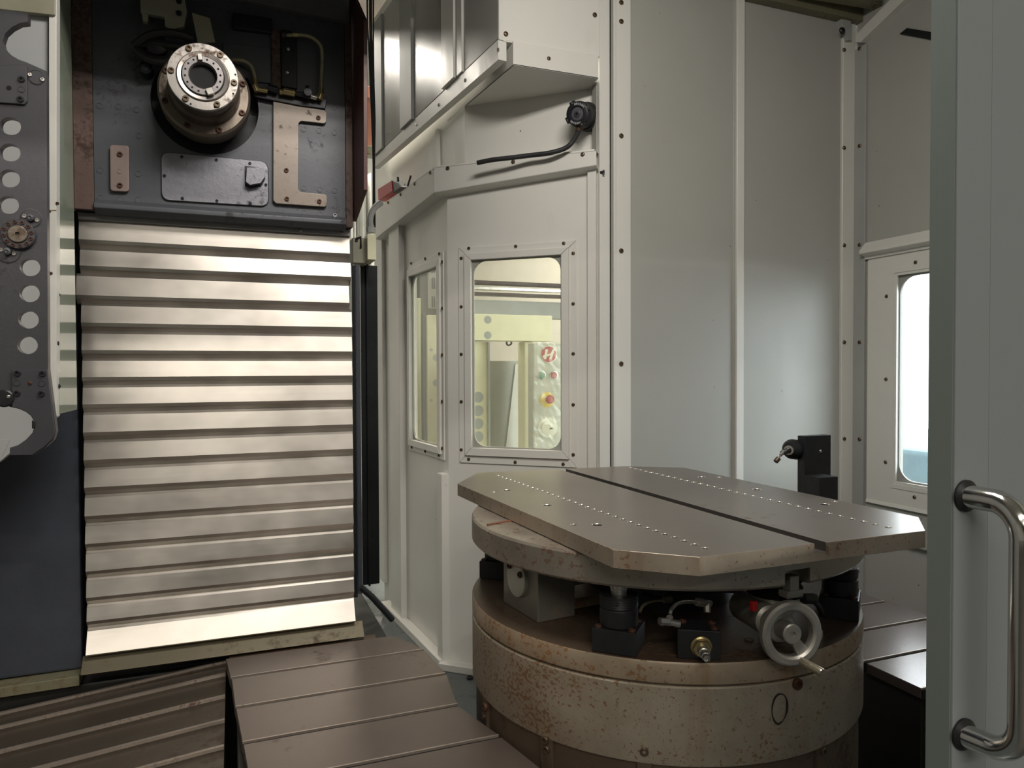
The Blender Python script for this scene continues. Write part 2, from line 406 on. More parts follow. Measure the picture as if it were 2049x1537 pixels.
# ---- angled wall with its window opening
def wall_open(F, s0, s1, z0, z1, hs0, hs1, hz0, hz1, o0=-.03, o1=0.):
    m = MB(); F.box(m, s0, hs0, z0, z1, o0, o1); F.box(m, hs1, s1, z0, z1, o0, o1)
    F.box(m, hs0, hs1, z0, hz0, o0, o1); F.box(m, hs0, hs1, hz1, z1, o0, o1); return m
def window(F, num, si, so, zi, zo, rad, tops, sides_a, sides_b, bots, rr=.0075, smid=.5, label=None):
    root = bpy.data.objects.new('window_%d' % num, None); COL.objects.link(root); root.location = F.P((so[0]+so[1])/2, zo[0], 0); root['kind'] = 'structure'
    a0, a1 = min(so), max(so); b0, b1 = min(si), max(si); z0, z1 = zo; y0, y1 = zi
    w = min(b0-a0, z1-y1); wm = w*smid
    def bar(q):     # q: corner order picks the side
        m = MB()
        out = [(a0, z0), (a1, z0), (a1, z1), (a0, z1)]
        mid = [(b0-(b0-a0)*(1-smid), y0-(y0-z0)*(1-smid)), (b1+(a1-b1)*(1-smid), y0-(y0-z0)*(1-smid)), (b1+(a1-b1)*(1-smid), y1+(z1-y1)*(1-smid)), (b0-(b0-a0)*(1-smid), y1+(z1-y1)*(1-smid))]
        inn = [(b0, y0), (b1, y0), (b1, y1), (b0, y1)]
        j = (q+1) % 4; g = .0009
        def shrink(pts):
            c = (sum(p[0] for p in pts)/4, sum(p[1] for p in pts)/4)
            if q % 2 == 0: return [(p[0]+(g if p[0] < c[0] else -g), p[1]) for p in pts]
            return [(p[0], p[1]+(g if p[1] < c[1] else -g)) for p in pts]
        F.poly(m, shrink([out[q], out[j], mid[j], mid[q]]), .0, .006)
        F.poly(m, shrink([mid[q], mid[j], inn[j], inn[q]]), -.012, .016)
        return m
    for q in range(4): bar(q).build('frame_bar', WHITECLEAN, root, .0012)
    # grey glazing sheet with rounded opening, then the clear pane
    cx, cz = (b0+b1)/2, (y0+y1)/2; hx, hz = (b1-b0)/2, (y1-y0)/2
    inn = rrect(cx, cz, hx*.965, hz*.985, rad, 8); out = rect_like(inn, cx, cz, hx+.001, hz+.001)
    holed(MB(), out, inn, lambda a, b: F.P(a, b, -.002), F.n*-.008).build('glazing_seal', GLZ, root)
    m = MB(); F.box(m, b0, b1, y0, y1, -.018, -.013); m.build('pane', PANE, root)
    for lst in (tops, bots, sides_a, sides_b):
        for x, y in lst: F.screw(x, y, .006, rr, root)
    return root
GLZ = plain('grey_glazing_strip', (.33, .33, .30), .35, 0, .08, 6)
s_i = (FA.px(945, 700)[0], FA.px(1125, 700)[0]); s_o = (FA.px(919, 700)[0], FA.px(1154, 700)[0])
FLASHZ0, FLASHZ1 = 2.27, 2.37
wa = struct(wall_open(FA, 0, SE, FZ, 2.36, s_i[0]-.005, s_i[1]+.005, 1.160, 1.972).build('wall_angled', WHITE))
window(FA, 1, s_i, s_o, (1.165, 1.967), (1.098, 2.023), .055,
       [(938, 497), (1032, 493), (1128, 487)], [(923, 517), (923, 614), (923, 709), (923, 804), (923, 900)],
       [(1147, 507), (1147, 608), (1147, 708), (1147, 810), (1147, 910)], [(938, 919), (1031, 925), (1127, 929)])
l_i = (FL.px(880, 700)[0], FL.px(824, 700)[0]); l_o = (FL.px(890, 700)[0], FL.px(818, 700)[0])
wl = struct(wall_open(FL, 0, 1.0, FZ, 2.36, l_i[0]-.005, l_i[1]+.005, 1.150, 1.965).build('wall_bay_side', WHITE))
window(FL, 2, l_i, l_o, (1.155, 1.96), (1.10, 2.02), .06,
       [(823, 527), (851, 518), (879, 508)], [(818, 545), (818, 628), (818, 711), (818, 793), (818, 876)],
       [(885, 524), (885, 617), (885, 710), (885, 803), (885, 897)], [(824, 895), (851, 903), (878, 911)], .008, .45)
# corner guard strip low on the corner, foot ledge
m = MB(); FL.box(m, -.004, .055, FZ, FL.px(880, 942)[1], 0, .035); m.build('corner_guard', WHITE, wl, .002)
m = MB(); FL.box(m, .0, .9, FZ, FZ+.035, 0, .05); m.build('foot_ledge', WHITE, wl, .003)
m = MB(); FA.box(m, -.03, SE, FZ, FZ+.03, 0, .055); m.build('foot_ledge', WHITE, wa, .003)
# bay side posts towards the column gap
s0, s1 = FL.px(808, 700)[0], FL.px(790, 700)[0]
s2, s3 = FL.px(772, 700)[0], FL.px(757, 700)[0]
m = MB(); FL.box(m, s0-.02, s1, FZ+.02, 2.26, -.02, .03); struct(m.build('trim_1', WHITECLEAN, None, .003))
m = MB(); FL.box(m, s1, s2, FZ+.1, 2.3, -.06, -.04); struct(m.build('trim_2', GREYW))
m = MB(); FL.box(m, s2, s3, FZ+.12, 2.3, -.03, .02); struct(m.build('trim_3', WHITE, None, .003))
# right end of angled wall: return strip
m = MB(); FA.box(m, SE-.035, SE, FZ, 2.31, 0, .02); m.build('end_strip', WHITECLEAN, wa, .002)

# ---- drip flashing (cornice) over the bay windows
fl = bpy.data.objects.new('trim_4', None); COL.objects.link(fl); fl.location = FA.P(0, 2.3); fl['kind'] = 'structure'
c0 = FA.px(869, 335, .05)[0]
def flash_part(F, pts, mat=WHITECLEAN):
    m = MB(); q = [F.px(x, y, .05) for x, y in pts]; F.poly(m, q, .046, .05)
    lo = [q[2], q[3]]
    # lower lip folded back to the wall
    A, B = F.P(*q[2], .05), F.P(*q[3], .05); A2, B2 = F.P(q[2][0], q[2][1]-.012, .0), F.P(q[3][0], q[3][1]-.012, .0)
    m.prism([A, B, B2, A2], (0, 0, .003)); 
    A, B = F.P(*q[0], .05), F.P(*q[1], .05); A2, B2 = F.P(q[0][0], q[0][1]+.004, -.08), F.P(q[1][0], q[1][1]+.004, -.08)
    m.prism([A, B, B2, A2], (0, 0, -.003))
    return m.build('flashing_strip', mat, fl)
flash_part(FA, [(869, 335), (1193, 301), (1193, 331), (869, 386)])
flash_part(FL, [(751, 421), (869, 335), (869, 386), (751, 478)])
for x, y in ((896, 337), (1027, 324), (1166, 309)): FA.screw(x, y, .05, .009, fl)
for x, y in ((861, 345), (830, 368), (802, 389), (777, 405)): FL.screw(x, y, .05, .009, fl)
# closing sheet above flashing back to the upper walls
m = MB(); FA.box(m, -.05, SE, 2.36, 2.37, -.10, .045); m.build('sill_sheet', WHITE, fl)

# ---- upper bay: set-back walls, overhanging box
o_up = -.06
su = FA.px(930, 300, o_up)[0]; U3 = FA.P(su, 0, o_up)
zb = FA.px(930, 213, o_up)[1]
FU = Fr((U3.x, U3.y), (-.09, 1), (-1, -.09))
m = MB(); FA.box(m, su, SE+.06, 2.36, zb, o_up-.03, o_up); struct(m.build('wall_bay_upper', WHITE))
m = MB(); FU.box(m, 0, 1.5, 2.36, zb+.1, -.03, 0); struct(m.build('wall_bay_upper_side', WHITE))
m = MB(); FU.box(m, .30, .33, 2.36, 2.64, 0, .015); struct(m.build('trim_5', WHITECLEAN))
G = PZ(1027, 130, zb); G2 = PZ(1194, 156, zb); ztop = PY(1027, 82, G.y).z
box_ = bpy.data.objects.new('wall_overhang', None); COL.objects.link(box_); box_.location = (G.x, G.y, zb); box_['kind'] = 'structure'
Ub = FA.P(su, zb, o_up)
FG = Fr((G.x, G.y), (Ub.x-G.x, Ub.y-G.y), (-(Ub.y-G.y), (Ub.x-G.x)))
# soffit (bottom) of the overhang
m = MB(); m.prism([(G.x, G.y, zb), (E3.x-.01, G.y, zb), (E3.x-.01, YB, zb), (SE and FA.P(SE, 0, o_up).x, FA.P(SE, 0, o_up).y, zb), (Ub.x, Ub.y, zb)], (0, 0, .004)); m.build('soffit_sheet', WHITE, box_)
m = MB(); m.box(G.x, E3.x-.012, G.y, G.y+.004, zb, ztop); m.build('front_band', WHITECLEAN, box_, .001)
K = PZ(999, 79, ztop)
m = MB(); m.prism([(G.x, G.y, zb), (Ub.x, Ub.y, zb), (Ub.x-.02, Ub.y+.2, zb), (Ub.x-.02, Ub.y+.2, ztop), (Ub.x, Ub.y, ztop), (G.x, G.y, ztop)], (.003, .003, 0)); m.build('side_band', WHITE, box_)
m = MB(); m.box(K.x, G.x, K.y, K.y+.3, ztop-.004, ztop); m.build('ledge_sheet', WHITE, box_)
m = MB(); m.box(K.x, E3.x, K.y, K.y+.03, ztop, ROOF); m.build('upper_front_panel', WHITE, box_, .0015)
m = MB(); m.box(K.x-.003, K.x+.016, K.y-.005, K.y, ztop-.002, ROOF); m.build('corner_strip', WHITECLEAN, box_)
for x, y, mt in ((1012, 68, None), (1190, 30, None)):
    q = PY(x, y, K.y); screw(q, (0, -1, 0), .010, box_)
q = PY(1098, 117, G.y); screw(q, (0, -1, 0), .008, box_)
# side of the upper volume, running back towards the column gap
FK = Fr((K.x, K.y), (-.11, 1), (-1, -.11))
zz1 = FK.px(748, 318)[1]; send = FK.px(748, 318)[0]
m = MB(); FK.poly(m, [(0.0, ztop), (send, zz1), (send, ROOF+.3), (0, ROOF+.3)], -.03, 0); us = struct(m.build('wall_upper_side', WHITE))
m = MB(); FK.poly(m, [(.0, ztop-.0), (send, zz1-.0), (send, zz1-.055), (.0, ztop-.075)], -.03, .004); m.build('lower_flashing', WHITE, us)
for x, y in ((997, 100), (931, 161), (878, 210), (834, 250)): FK.screw(x, y, .004, .008, us, STEEL)
def upanel(xa, xb, mat, o1, name):
    a, b = sorted((FK.px(xa, 150)[0], FK.px(xb, 150)[0])); f = lambda s: ztop+(zz1-ztop)*s/send
    m = MB(); FK.poly(m, [(a, f(a)+.004), (b, f(b)+.004), (b, ROOF+.25), (a, ROOF+.25)], 0, o1); m.build(name, mat, us, .002)
upanel(932, 999, WHITE2, .004, 'panel'); upanel(918, 929, WHITECLEAN, .012, 'rib'); upanel(891, 916, WHITE, .02, 'rib')
upanel(832, 889, PANELGLOSS, .004, 'panel'); upanel(806, 829, GREYW, .018, 'rib'); upanel(770, 804, PANELGLOSS, .004, 'panel')
upanel(750, 768, GREYW, .015, 'rib')

# ---- back wall
bw = MB(); FB.box(bw, 0, LB, FZ, ROOF, -.04, -.006); bw = struct(bw.build('wall_back', WHITE2))
sx = lambda x: FB.px(x, 700)[0]
def bpart(xa, xb, o0, o1, name, mat, z0=FZ, z1=ROOF, bev=.0015):
    m = MB(); FB.box(m, sx(xa), sx(xb), z0, z1, o0, o1); return m.build(name, mat, bw, bev)
bpart(1195.5, 1216, -.006, .02, 'edge_post', WHITECLEAN)
bpart(1216, 1224, -.02, -.004, 'seam_seal', DARKGAP)
bpart(1224, 1229, -.006, .018, 'post_lip', WHITECLEAN)
bpart(1229, 1260, -.006, .010, 'mounting_strip', WHITE)
bpart(1261, 1467, -.006, 0, 'panel', WHITE2)
bpart(1465, 1469, -.006, .006, 'panel_fold', WHITE2)
bpart(1469.5, 1484, -.006, .016, 'rib', WHITECLEAN)
bpart(1485, 1679, -.006, 0, 'panel', WHITE2)
bpart(1680, 1705, -.006, .012, 'corner_strip', WHITECLEAN)
for y in (5, 43, 272, 502, 728): FB.screw(1243, y, .010, .0105, bw)
for y in (100, 296, 491, 685, 878): FB.screw(1689, y, .012, .0095, bw)
# small latch bolt on the seam
t, z = FB.px(1201, 345, .02); m = MB(); m.cyl(FB.P(t, z, .02), FB.P(t+.012, z, .032), .005, 8); m.cyl(FB.P(t+.01, z-.01, .03), FB.P(t+.01, z+.008, .03), .004, 8); m.build('latch_pin', BLACK, bw)
# header rail along the top of the back wall
zt = PY(1600, 22, YB-.02).z
m = MB(); FB.box(m, sx(1300), LB, zt, ROOF, 0, .05); struct(m.build('trim_6', OLIVE, None, .003))
# ---- right wall with window 3 (opening 1795.. , 550..965)
def rx(x, y=700, o=0): return FR.px(x, y, o)
w_s0 = rx(1795)[0]; w_z0, w_z1 = 1.0, 1.905; w_s1 = w_s0+.42
wr = struct(wall_open(FR, 0, 1.97, FZ, ROOF, w_s0, w_s1, w_z0, w_z1, -.04, -.004).build('wall_right', WHITE2))
m = MB(); FR.box(m, 0, rx(1732)[0], FZ, 2.98, -.004, .010); m.build('corner_strip', GREYW, wr, .0015)
for y in (97, 292, 490, 685, 879): FR.screw(1720, y, .010, .0095, wr)
# window 3
w3 = bpy.data.objects.new('window_3', None); COL.objects.link(w3); w3.location = FR.P(w_s0, w_z0); w3['kind'] = 'structure'
hs0, hs1 = rx(1737)[0], w_s1+.10
z_lo, z_hi = .90, 2.0
bars = [[(hs0, z_lo), (hs1, z_lo), (w_s1, w_z0), (w_s0, w_z0)], [(w_s0, w_z1), (w_s1, w_z1), (hs1, z_hi), (hs0, z_hi)],
        [(hs0, z_lo), (w_s0, w_z0), (w_s0, w_z1), (hs0, z_hi)], [(w_s1, w_z0), (hs1, z_lo), (hs1, z_hi), (w_s1, w_z1)]]
for b in bars:
    m = MB(); FR.poly(m, b, -.004, .004); m.build('frame_bar', WHITE, w3)
g = MB(); cx, cz, hx, hz = (w_s0+w_s1)/2, (w_z0+w_z1)/2, (w_s1-w_s0)/2, (w_z1-w_z0)/2
inn = rrect(cx, cz, hx-.004, hz-.008, .075, 8); holed(g, rect_like(inn, cx, cz, hx+.006, hz+.006), inn, lambda a, b: FR.P(a, b, -.012), FR.n*-.008).build('glazing_seal', GLZ, w3)
gi = rrect(cx, cz, hx+.012, hz+.012, .004, 1); go = rect_like(gi, cx, cz, hx+.03, hz+.03)
holed(MB(), go, gi, lambda a, b: FR.P(a, b, .007), FR.n*-.004).build('inner_trim', WHITECLEAN, w3)
m = MB(); FR.box(m, w_s0, w_s1, w_z0, w_z1, -.028, -.022); m.build('pane', glassy('clear_window_pane', (.97, .98, .98), .96, .03), w3)
for x, y in ((1774, 593), (1773, 759), (1772, 925), (1832, 525), (1830, 995)): FR.screw(x, y, .004, .0085, w3)
# folded drip rail above the window
m = MB(); q = [(hs0-.005, 2.065), (hs0-.005, 2.020)]
def prof(pts, s0, s1): 
    mm = MB(); P = [FR.P(s0, z, o) for o, z in pts]; mm.prism(P, FR.u*(s1-s0)); return mm
prof([(0, 2.075), (.008, 2.075), (.045, 2.035), (.045, 2.022), (.012, 2.010), (.012, 1.998), (0, 1.998)], hs0-.012, 1.5).build('drip_rail', WHITECLEAN, wr)
prof([(0, .90), (.006, .90), (.010, .885), (0, .885)], hs0, 1.5).build('lower_fold', WHITE, wr)
prof([(0, .765), (.02, .765), (.02, .735), (0, .735)], hs0, 1.5).build('sill_fold', WHITE2, wr)
# vent slot and brace high on the right wall
m = MB(); q = [FR.px(*p, .002) for p in ((1800, 68), (1815, 56), (1876, 66), (1876, 82))]; FR.poly(m, q, -.003, .003); m.build('vent_slot', BLACKP, wr)
m = MB(); q = [FR.px(*p, .03) for p in ((1712, 84), (1712, 70), (1800, -20), (1830, -20), (1722, 84))]; FR.poly(m, q, -.004, .03); m.build('corner_brace', WHITECLEAN, wr)
# gusset at the roof corner
m = MB(); q = [FB.px(*p, .03) for p in ((1672, -8), (1703, -8), (1703, 80), (1696, 80), (1690, 58), (1676, 14))]; FB.poly(m, q, 0, .03); m.build('gusset', GREYW, bw)
t, z = FB.px(1684, 62, .03); screw(FB.P(t, z, .032), FB.n, .016, bw, BLACK)
# roof and the wall over the door opening
struct(MB().box(-1.5, 3.0, .55, 1.88, ROOF, ROOF+.04).build('ceiling', WHITE2))
struct(MB().box(-1.5, .62, 1.88, 3.2, ROOF, ROOF+.04).build('ceiling_over_head', CASTP))  # made dark to keep bounced light off the upper head
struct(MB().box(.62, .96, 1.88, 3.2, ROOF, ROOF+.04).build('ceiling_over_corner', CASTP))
struct(MB().box(-1.5, .96, 3.1, 4.9, 3.75, 3.8).build('gap_lamp_shield', GREYW))  # added roof sheet keeping the far hall lamp off the bay walls
struct(MB().box(.96, 3.0, 1.88, 3.2, ROOF, ROOF+.04).build('ceiling_over_bay', WHITE2))
struct(MB().box(-1.5, 3.0, .56, .62, 2.62, ROOF).build('wall_front', WHITE2))
struct(MB().box(1.9, 3.0, .56, .62, FZ, 2.62).build('wall_front_right', WHITE2))
m = MB(); q = [PZ(*p, 3.12) for p in ((1590, -6), (1640, 2), (1764, 22), (1764, -8))]; m.prism(q, (0, 0, .06)); struct(m.build('trim_7', OLIVE))
# added out-of-view blade under the roof that shades the upper head
struct(MB().box(-1.5, .62, 1.86, 1.90, 2.585, ROOF).build('head_shade_blade', CASTP))
# outer wall stubs left
struct(MB().box(-1.55, -1.5, .55, 3.2, FZ, ROOF).build('wall_left', GREYW))

# ---- sliding door with chrome grab handle (right foreground)
dr = bpy.data.objects.new('door_1', None); COL.objects.link(dr); dr.location = (.79, .6, FZ); dr['kind'] = 'structure'
dx = PY(1913, 700, .6).x
m = MB(); m.box(dx, dx+.058, .6, .637, FZ, 2.6); m.build('door_stile', DOORP, dr, .0025)
m = MB(); m.box(dx-.002, dx, .603, .634, FZ+.01, 2.58); m.build('edge_strip', DOOREDGE, dr)
m = MB(); m.prism([(dx+.058, .601, FZ), (dx+.066, .612, FZ), (1.75, .612, FZ), (1.75, .637, FZ), (dx+.058, .637, FZ)], (0, 0, 2.38)); m.build('door_panel', DOORP, dr)
h0, h1 = PY(1931, 992, .6), PY(1928, 1468, .6)
hd = MB(); Rr = .0135; dp = .066; xo = h0.x
path = [(xo, .605, h0.z), (xo, .575, h0.z)]
for k in range(1, 9):
    a = math.pi/2*k/8; path.append((xo+.003, .6-dp+.038*(1-math.sin(a))*1.0, h0.z-.038*(1-math.cos(a))))
path += [(xo+.003, .6-dp, h0.z-.06), (xo+.003, .6-dp, (h0.z+h1.z)/2), (xo+.003, .6-dp, h1.z+.06)]
for k in range(0, 9):
    a = math.pi/2*k/8; path.append((xo+.003, .6-dp+.038*(1-math.cos(a)), h1.z+.038*(1-math.sin(a))))
path += [(xo, .59, h1.z), (xo, .605, h1.z)]
hh = hd.tube(path, Rr, 20).build('door_handle', CHROME, dr)
for h in (h0, h1): MB().lathe((xo, .6, h.z), (0, -1, 0), [(.019, 0), (.019, .003), (.0145, .006)], 24).build('handle_rosette', BLACK, hh)

# ================================================================== MACHINE COLUMN (dark casting behind cover and head)
column = thing('machine_column', 'tall dark blue-grey machine column standing behind the slatted steel cover', 'machine column', (-.02, 2.9, FZ))
m = MB(); m.box(-.415, .372, 2.50, 3.1, FZ, 3.6); m.build('column_body', BLACK, column)
m = MB(); m.box(-1.45, -.432, 2.48, 3.1, .60, 3.5); m.build('side_casting', CASTP, column, .012)
m = MB(); m.prism([(-1.45, 2.43, .585), (-.432, 2.43, .60), (-.432, 2.6, .60), (-1.45, 2.6, .585)], (0, 0, -.03)); m.build('base_flange', OLIVE, column, .003)
m = MB(); m.box(-1.45, .50, 2.47, 3.1, FZ, .56); m.build('column_foot', BEDBODY, column, .01)
for xa, xb, y, mt in ((706, 713, 2.80, BLACKP), (714, 722, 2.84, CASTP), (723, 757, 2.95, BLACKP)):
    a, b = PY(xa, 800, y).x, PY(xb, 800, y).x
    m = MB(); m.box(a, b, y, y+.04, .62, PY(xa, 530, y).z); m.build('side_panel', mt, column, .002)
a, b = PY(735, 800, 2.93).x, PY(739, 800, 2.93).x
m = MB(); m.box(a, b, 2.93, 2.95, .62, 1.95); m.build('panel_rib', BLACKP, column)
# apron at the foot of the slats
m = MB(); m.prism([(-.425, 2.445, .652), (.40, 2.445, .652), (.40, 2.40, .612), (-.425, 2.40, .612)], (0, .02, -.01)); m.build('apron', rusty('apron_steel', (.15, .13, .085), (.09, .06, .035), .4, .4, .45, 6), column, .002)
m = MB(); m.box(-.02, .44, 2.34, 2.44, .58, .60); m.build('apron_ledge', DRUMTOP, column)
# rollers and bits low in the gap between column and bay
q0 = PY(765, 1253, 2.75)
m = MB(); m.cyl(q0+Vector((-.03, 0, .02)), q0+Vector((.0, -.02, .02)), .022, 16); m.build('roller', GREYW, column)
m = MB(); m.tube([PY(722, 1175, 2.7), PY(745, 1195, 2.7), PY(785, 1240, 2.72)], .012, 8); m.build('lower_arm', BLACK, column)

# ------------------------------------------------------------------ slatted way cover
cover = thing('slatted_way_cover', 'tall telescopic cover of bright brushed steel slats below the spindle head', 'way cover', (-.025, 2.45, .60))
lx = {1: -.4185, 2: -.417, 3: -.4275}; rxx = {1: .368, 2: .371, 3: .365}
seg = [(1.965, 1.864), (1.864, 1.787), (1.787, 1.700), (1.700, 1.617), (1.617, 1.536), (1.536, 1.456), (1.456, 1.375), (1.375, 1.292), (1.292, 1.210), (1.210, 1.128), (1.128, 1.043), (1.043, .960), (.960, .878), (.878, .799), (.799, .728), (.728, .650)]
for i, (zt_, zb_) in enumerate(seg):
    x0 = lx.get(i+1, -.4165+.0002*i); x1 = rxx.get(i+1, .3735)
    yt = 2.452; ybm = yt-.0095 if i < len(seg)-1 else yt-.033
    lip = .024 if i < 3 else .026
    if i == len(seg)-1: lip = .012
    pr = [(ybm, zb_+lip), (ybm+.004, zb_+lip*.6), (yt+.010, zb_), (yt+.03, zb_), (yt+.03, zt_+.002), (yt+.0075, zt_+.002), (yt, zt_-.006)]
    m = MB(); m.prism([(x0, y, z) for y, z in pr], (x1-x0, 0, 0)); o = m.build('slat', SLAT, cover, 0, smooth=False)
q = [PY(x, y, 2.44) for x, y in ((160, 430), (696, 460), (696, 469), (160, 441))]
m = MB(); m.box(-.418, .37, 2.436, 2.452, 1.945, 1.966); m.build('top_lip', plain('grey_lip_steel', (.34, .33, .33), .4, .6, .1, 10), cover, .001)
for x, y in ((600, 458), (684, 463)): screw(PY(x, y+3, 2.437), (0, -1, 0), .005, cover, STEEL)

# ------------------------------------------------------------------ spindle head
head = thing('spindle_head', 'dark blue-grey spindle head with round steel spindle nose above slatted cover', 'spindle head', (-.02, 2.45, 1.96))
HY = 2.40
H = lambda x, y, o=0.: PY(x, y, HY-o)
SXc, SZc = -.068, 2.312
circ = [(SXc+.152*math.cos(2*math.pi*k/64), SZc+.152*math.sin(2*math.pi*k/64)) for k in range(64)]
hx0, hx1, hz0, hz1 = -.369, .349, 1.975, 2.95
# face plate: ring around the shadow-ring opening plus surrounding slabs
ro = rect_like(circ, SXc, SZc, .17, .17)
m = MB(); holed(m, ro, circ, lambda a, b: Vector((a, HY, b)), (0, .05, 0))
m.box(hx0, SXc-.17, HY, HY+.05, hz0, hz1); m.box(SXc+.17, hx1, HY, HY+.05, hz0, hz1)
m.box(SXc-.17, SXc+.17, HY, HY+.05, hz0, SZc-.17); m.box(SXc-.17, SXc+.17, HY, HY+.05, SZc+.17, hz1)
fp = m.build('face_plate', HEADP, head)
m = MB(); m.lathe((SXc, HY+.07, SZc), (0, -1, 0), [(.0, 0), (.16, 0), (.16, .015)], 48); m.build('shadow_ring_back', BLACK, head)  # black disc behind the opening paints the dark shadow ring round the flange
m = MB(); m.prism([(hx0, HY, 2.0), (hx0, HY-.018, 1.985), (hx0, HY-.018, 1.972), (hx0, HY, 1.958), (hx0, HY+.03, 1.958), (hx0, HY+.03, 2.0)], (hx1-hx0, 0, 0)); m.build('bottom_rail', HEADP, head, .002)
m = MB(); m.box(-.42, .37, HY+.012, HY+.04, 1.9670, 1.978); m.build('wiper_seal', DARKGAP, head)
m = MB(); m.box(-.420, hx0-.001, HY-.005, HY+.04, 1.9672, 2.95); m.build('way_wiper', RUSTB, head, .002)
m = MB(); m.box(-.431, -.421, HY-.03, HY+.03, 1.968, 2.52); m.build('guard_angle', GREYW, head, .001)
m = MB(); m.box(hx1+.001, .372, HY-.006, HY+.04, 1.9672, 2.95); m.build('way_wiper', RUSTB, head, .002)
m = MB(); P = [(.375, 2.42, 1.99), (.375, 2.425, 2.75), (.375, 2.185, 2.545), (.375, 2.205, 2.045)]; m.prism(P, (.012, 0, 0)); m.build('side_fin', RUSTFIN, head, .001)
# spindle cartridge
m = MB(); m.lathe((SXc, 2.42, SZc), (0, -1, 0), [(.115, 0), (.126, .05), (.126, .112), (.120, .120), (.098, .120)], 64); flg = m.build('spindle_flange', FLANGE, head)
for k in range(8):
    a = math.radians(20+45*k); screw((SXc+.112*math.cos(a), 2.30, SZc+.112*math.sin(a)), (0, -1, 0), .0085, flg, RUSTBOLT, 'bolt', 1)
m = MB(); m.lathe((SXc, 2.31, SZc), (0, -1, 0), [(.098, 0), (.096, .05), (.088, .056), (.088, .085), (.092, .09), (.092, .12)], 64); m.build('nose_barrel', rusty('brown_barrel_steel', (.10, .075, .06), (.07, .04, .03), .5, .5, .4, 10), head)
m = MB(); m.ring((SXc, 2.20, SZc), (0, -1, 0), [(.0675, 0), (.092, 0), (.092, .018), (.0905, .020), (.069, .020), (.0675, .017)], 64); nr = m.build('nose_ring', NOSE, head)
for k in range(6):
    a = math.radians(-8+60*k+4); screw((SXc+.080*math.cos(a), 2.180, SZc+.080*math.sin(a)), (0, -1, 0), .0085, nr, SCREWM, 'bolt', 1)
for an in (12, -25, -70, -112): 
    a = math.radians(an); MB().lathe((SXc+.0855*math.cos(a), 2.1805, SZc+.0855*math.sin(a)), (0, -1, 0), [(.0028, 0), (.0028, .0012), (0, .0012)], 8).build('pin_hole', DARKGAP, nr)
m = MB(); m.ring((SXc, 2.20, SZc), (0, -1, 0), [(.054, 0), (.0672, 0), (.0672, .022), (.065, .026), (.056, .024), (.054, .02)], 64); m.build('labyrinth_ring', NOSE, head)
m = MB(); m.ring((SXc, 2.20, SZc), (0, -1, 0), [(.0345, -.05), (.0535, -.05), (.0535, .028), (.052, .030), (.037, .030), (.0345, .026)], 64); sr = m.build('spindle_face', rusty('grey_spindle_face', (.30, .28, .28), (.12, .08, .07), .4, .7, .35, 20), head)
for k in range(16):
    if k in (4, 12): continue
    a = math.radians(22.5*k+8); MB().lathe((SXc+.0455*math.cos(a), 2.1702, SZc+.0455*math.sin(a)), (0, -1, 0), [(.0028, 0), (.0028, .001), (0, .001)], 10).build('tapped_hole', DARKGAP, sr)
for a, s in ((98, .006), (-68, .009)):
    a = math.radians(a); c = Vector((SXc+.047*math.cos(a), 2.166, SZc+.047*math.sin(a)))
    m = MB(); m.obox(c, (math.cos(a), 0, math.sin(a)), (-math.sin(a), 0, math.cos(a)), (0, 1, 0), .009, s, .006); m.build('drive_key', STEEL, sr, .001)
m = MB(); m.lathe((SXc, 2.1885, SZc), (0, -1, 0), [(.0342, 0), (.0342, .002)], 32); m.build('taper_bore', DARKGAP, head)  # black disc stands in for the darkness deep in the bore
# engraved cover plate with rounded corners and its bolted stop block
def hplate(pts, o0, o1, name, mat, bev=.0012, parent=head):
    q = [H(x, y, o0) for x, y in pts]; m = MB(); m.prism(q, (0, -(o1-o0), 0)); return m.build(name, mat, parent, bev)
def rpoly(c, r, n=5):      # round the corners of a pixel polygon
    out = []; k = len(c)
    for i in range(k):
        p = Vector((*c[i], 0)); a = Vector((*c[i-1], 0)); b = Vector((*c[(i+1) % k], 0))
        u = (a-p); v = (b-p); ra = min(r, u.length*.45, v.length*.45); p0 = p+u.normalized()*ra; p1 = p+v.normalized()*ra
        for j in range(n+1):
            t = j/n; z = p0*(1-t)**2+p*2*t*(1-t)+p1*t*t; out.append((z.x, z.y))
    return out
cp = rpoly([(323, 305), (536, 325), (537, 414), (324, 401)], 17)
hplate([(430+(x-430)*1.012, 360+(y-360)*1.03) for x, y in cp], 0, .0015, 'plate_gasket', BLACK)
cv = hplate(cp, 0, .008, 'cover_plate', HEADP2)
for x, y in ((364, 314), (433, 320), (500, 327), (329, 352), (365, 397), (434, 402), (501, 407), (532, 370)): screw(H(x, y, .008), (0, -1, 0), .0045, cv, BLACK, 'screw', 1)
hplate([(490, 333), (527, 337), (531, 358), (523, 373), (500, 377), (490, 371)], .006, .012, 'stop_block_shade', BLACK, 0)  # black backing for the block's dark sides and the shadow above it
bq = [(494, 340), (528, 340), (529, 358), (521, 370), (500, 374), (492, 368)]
sb = hplate(bq, .006, .034, 'stop_block', HEADP2, 0); sb.data.shade_flat()
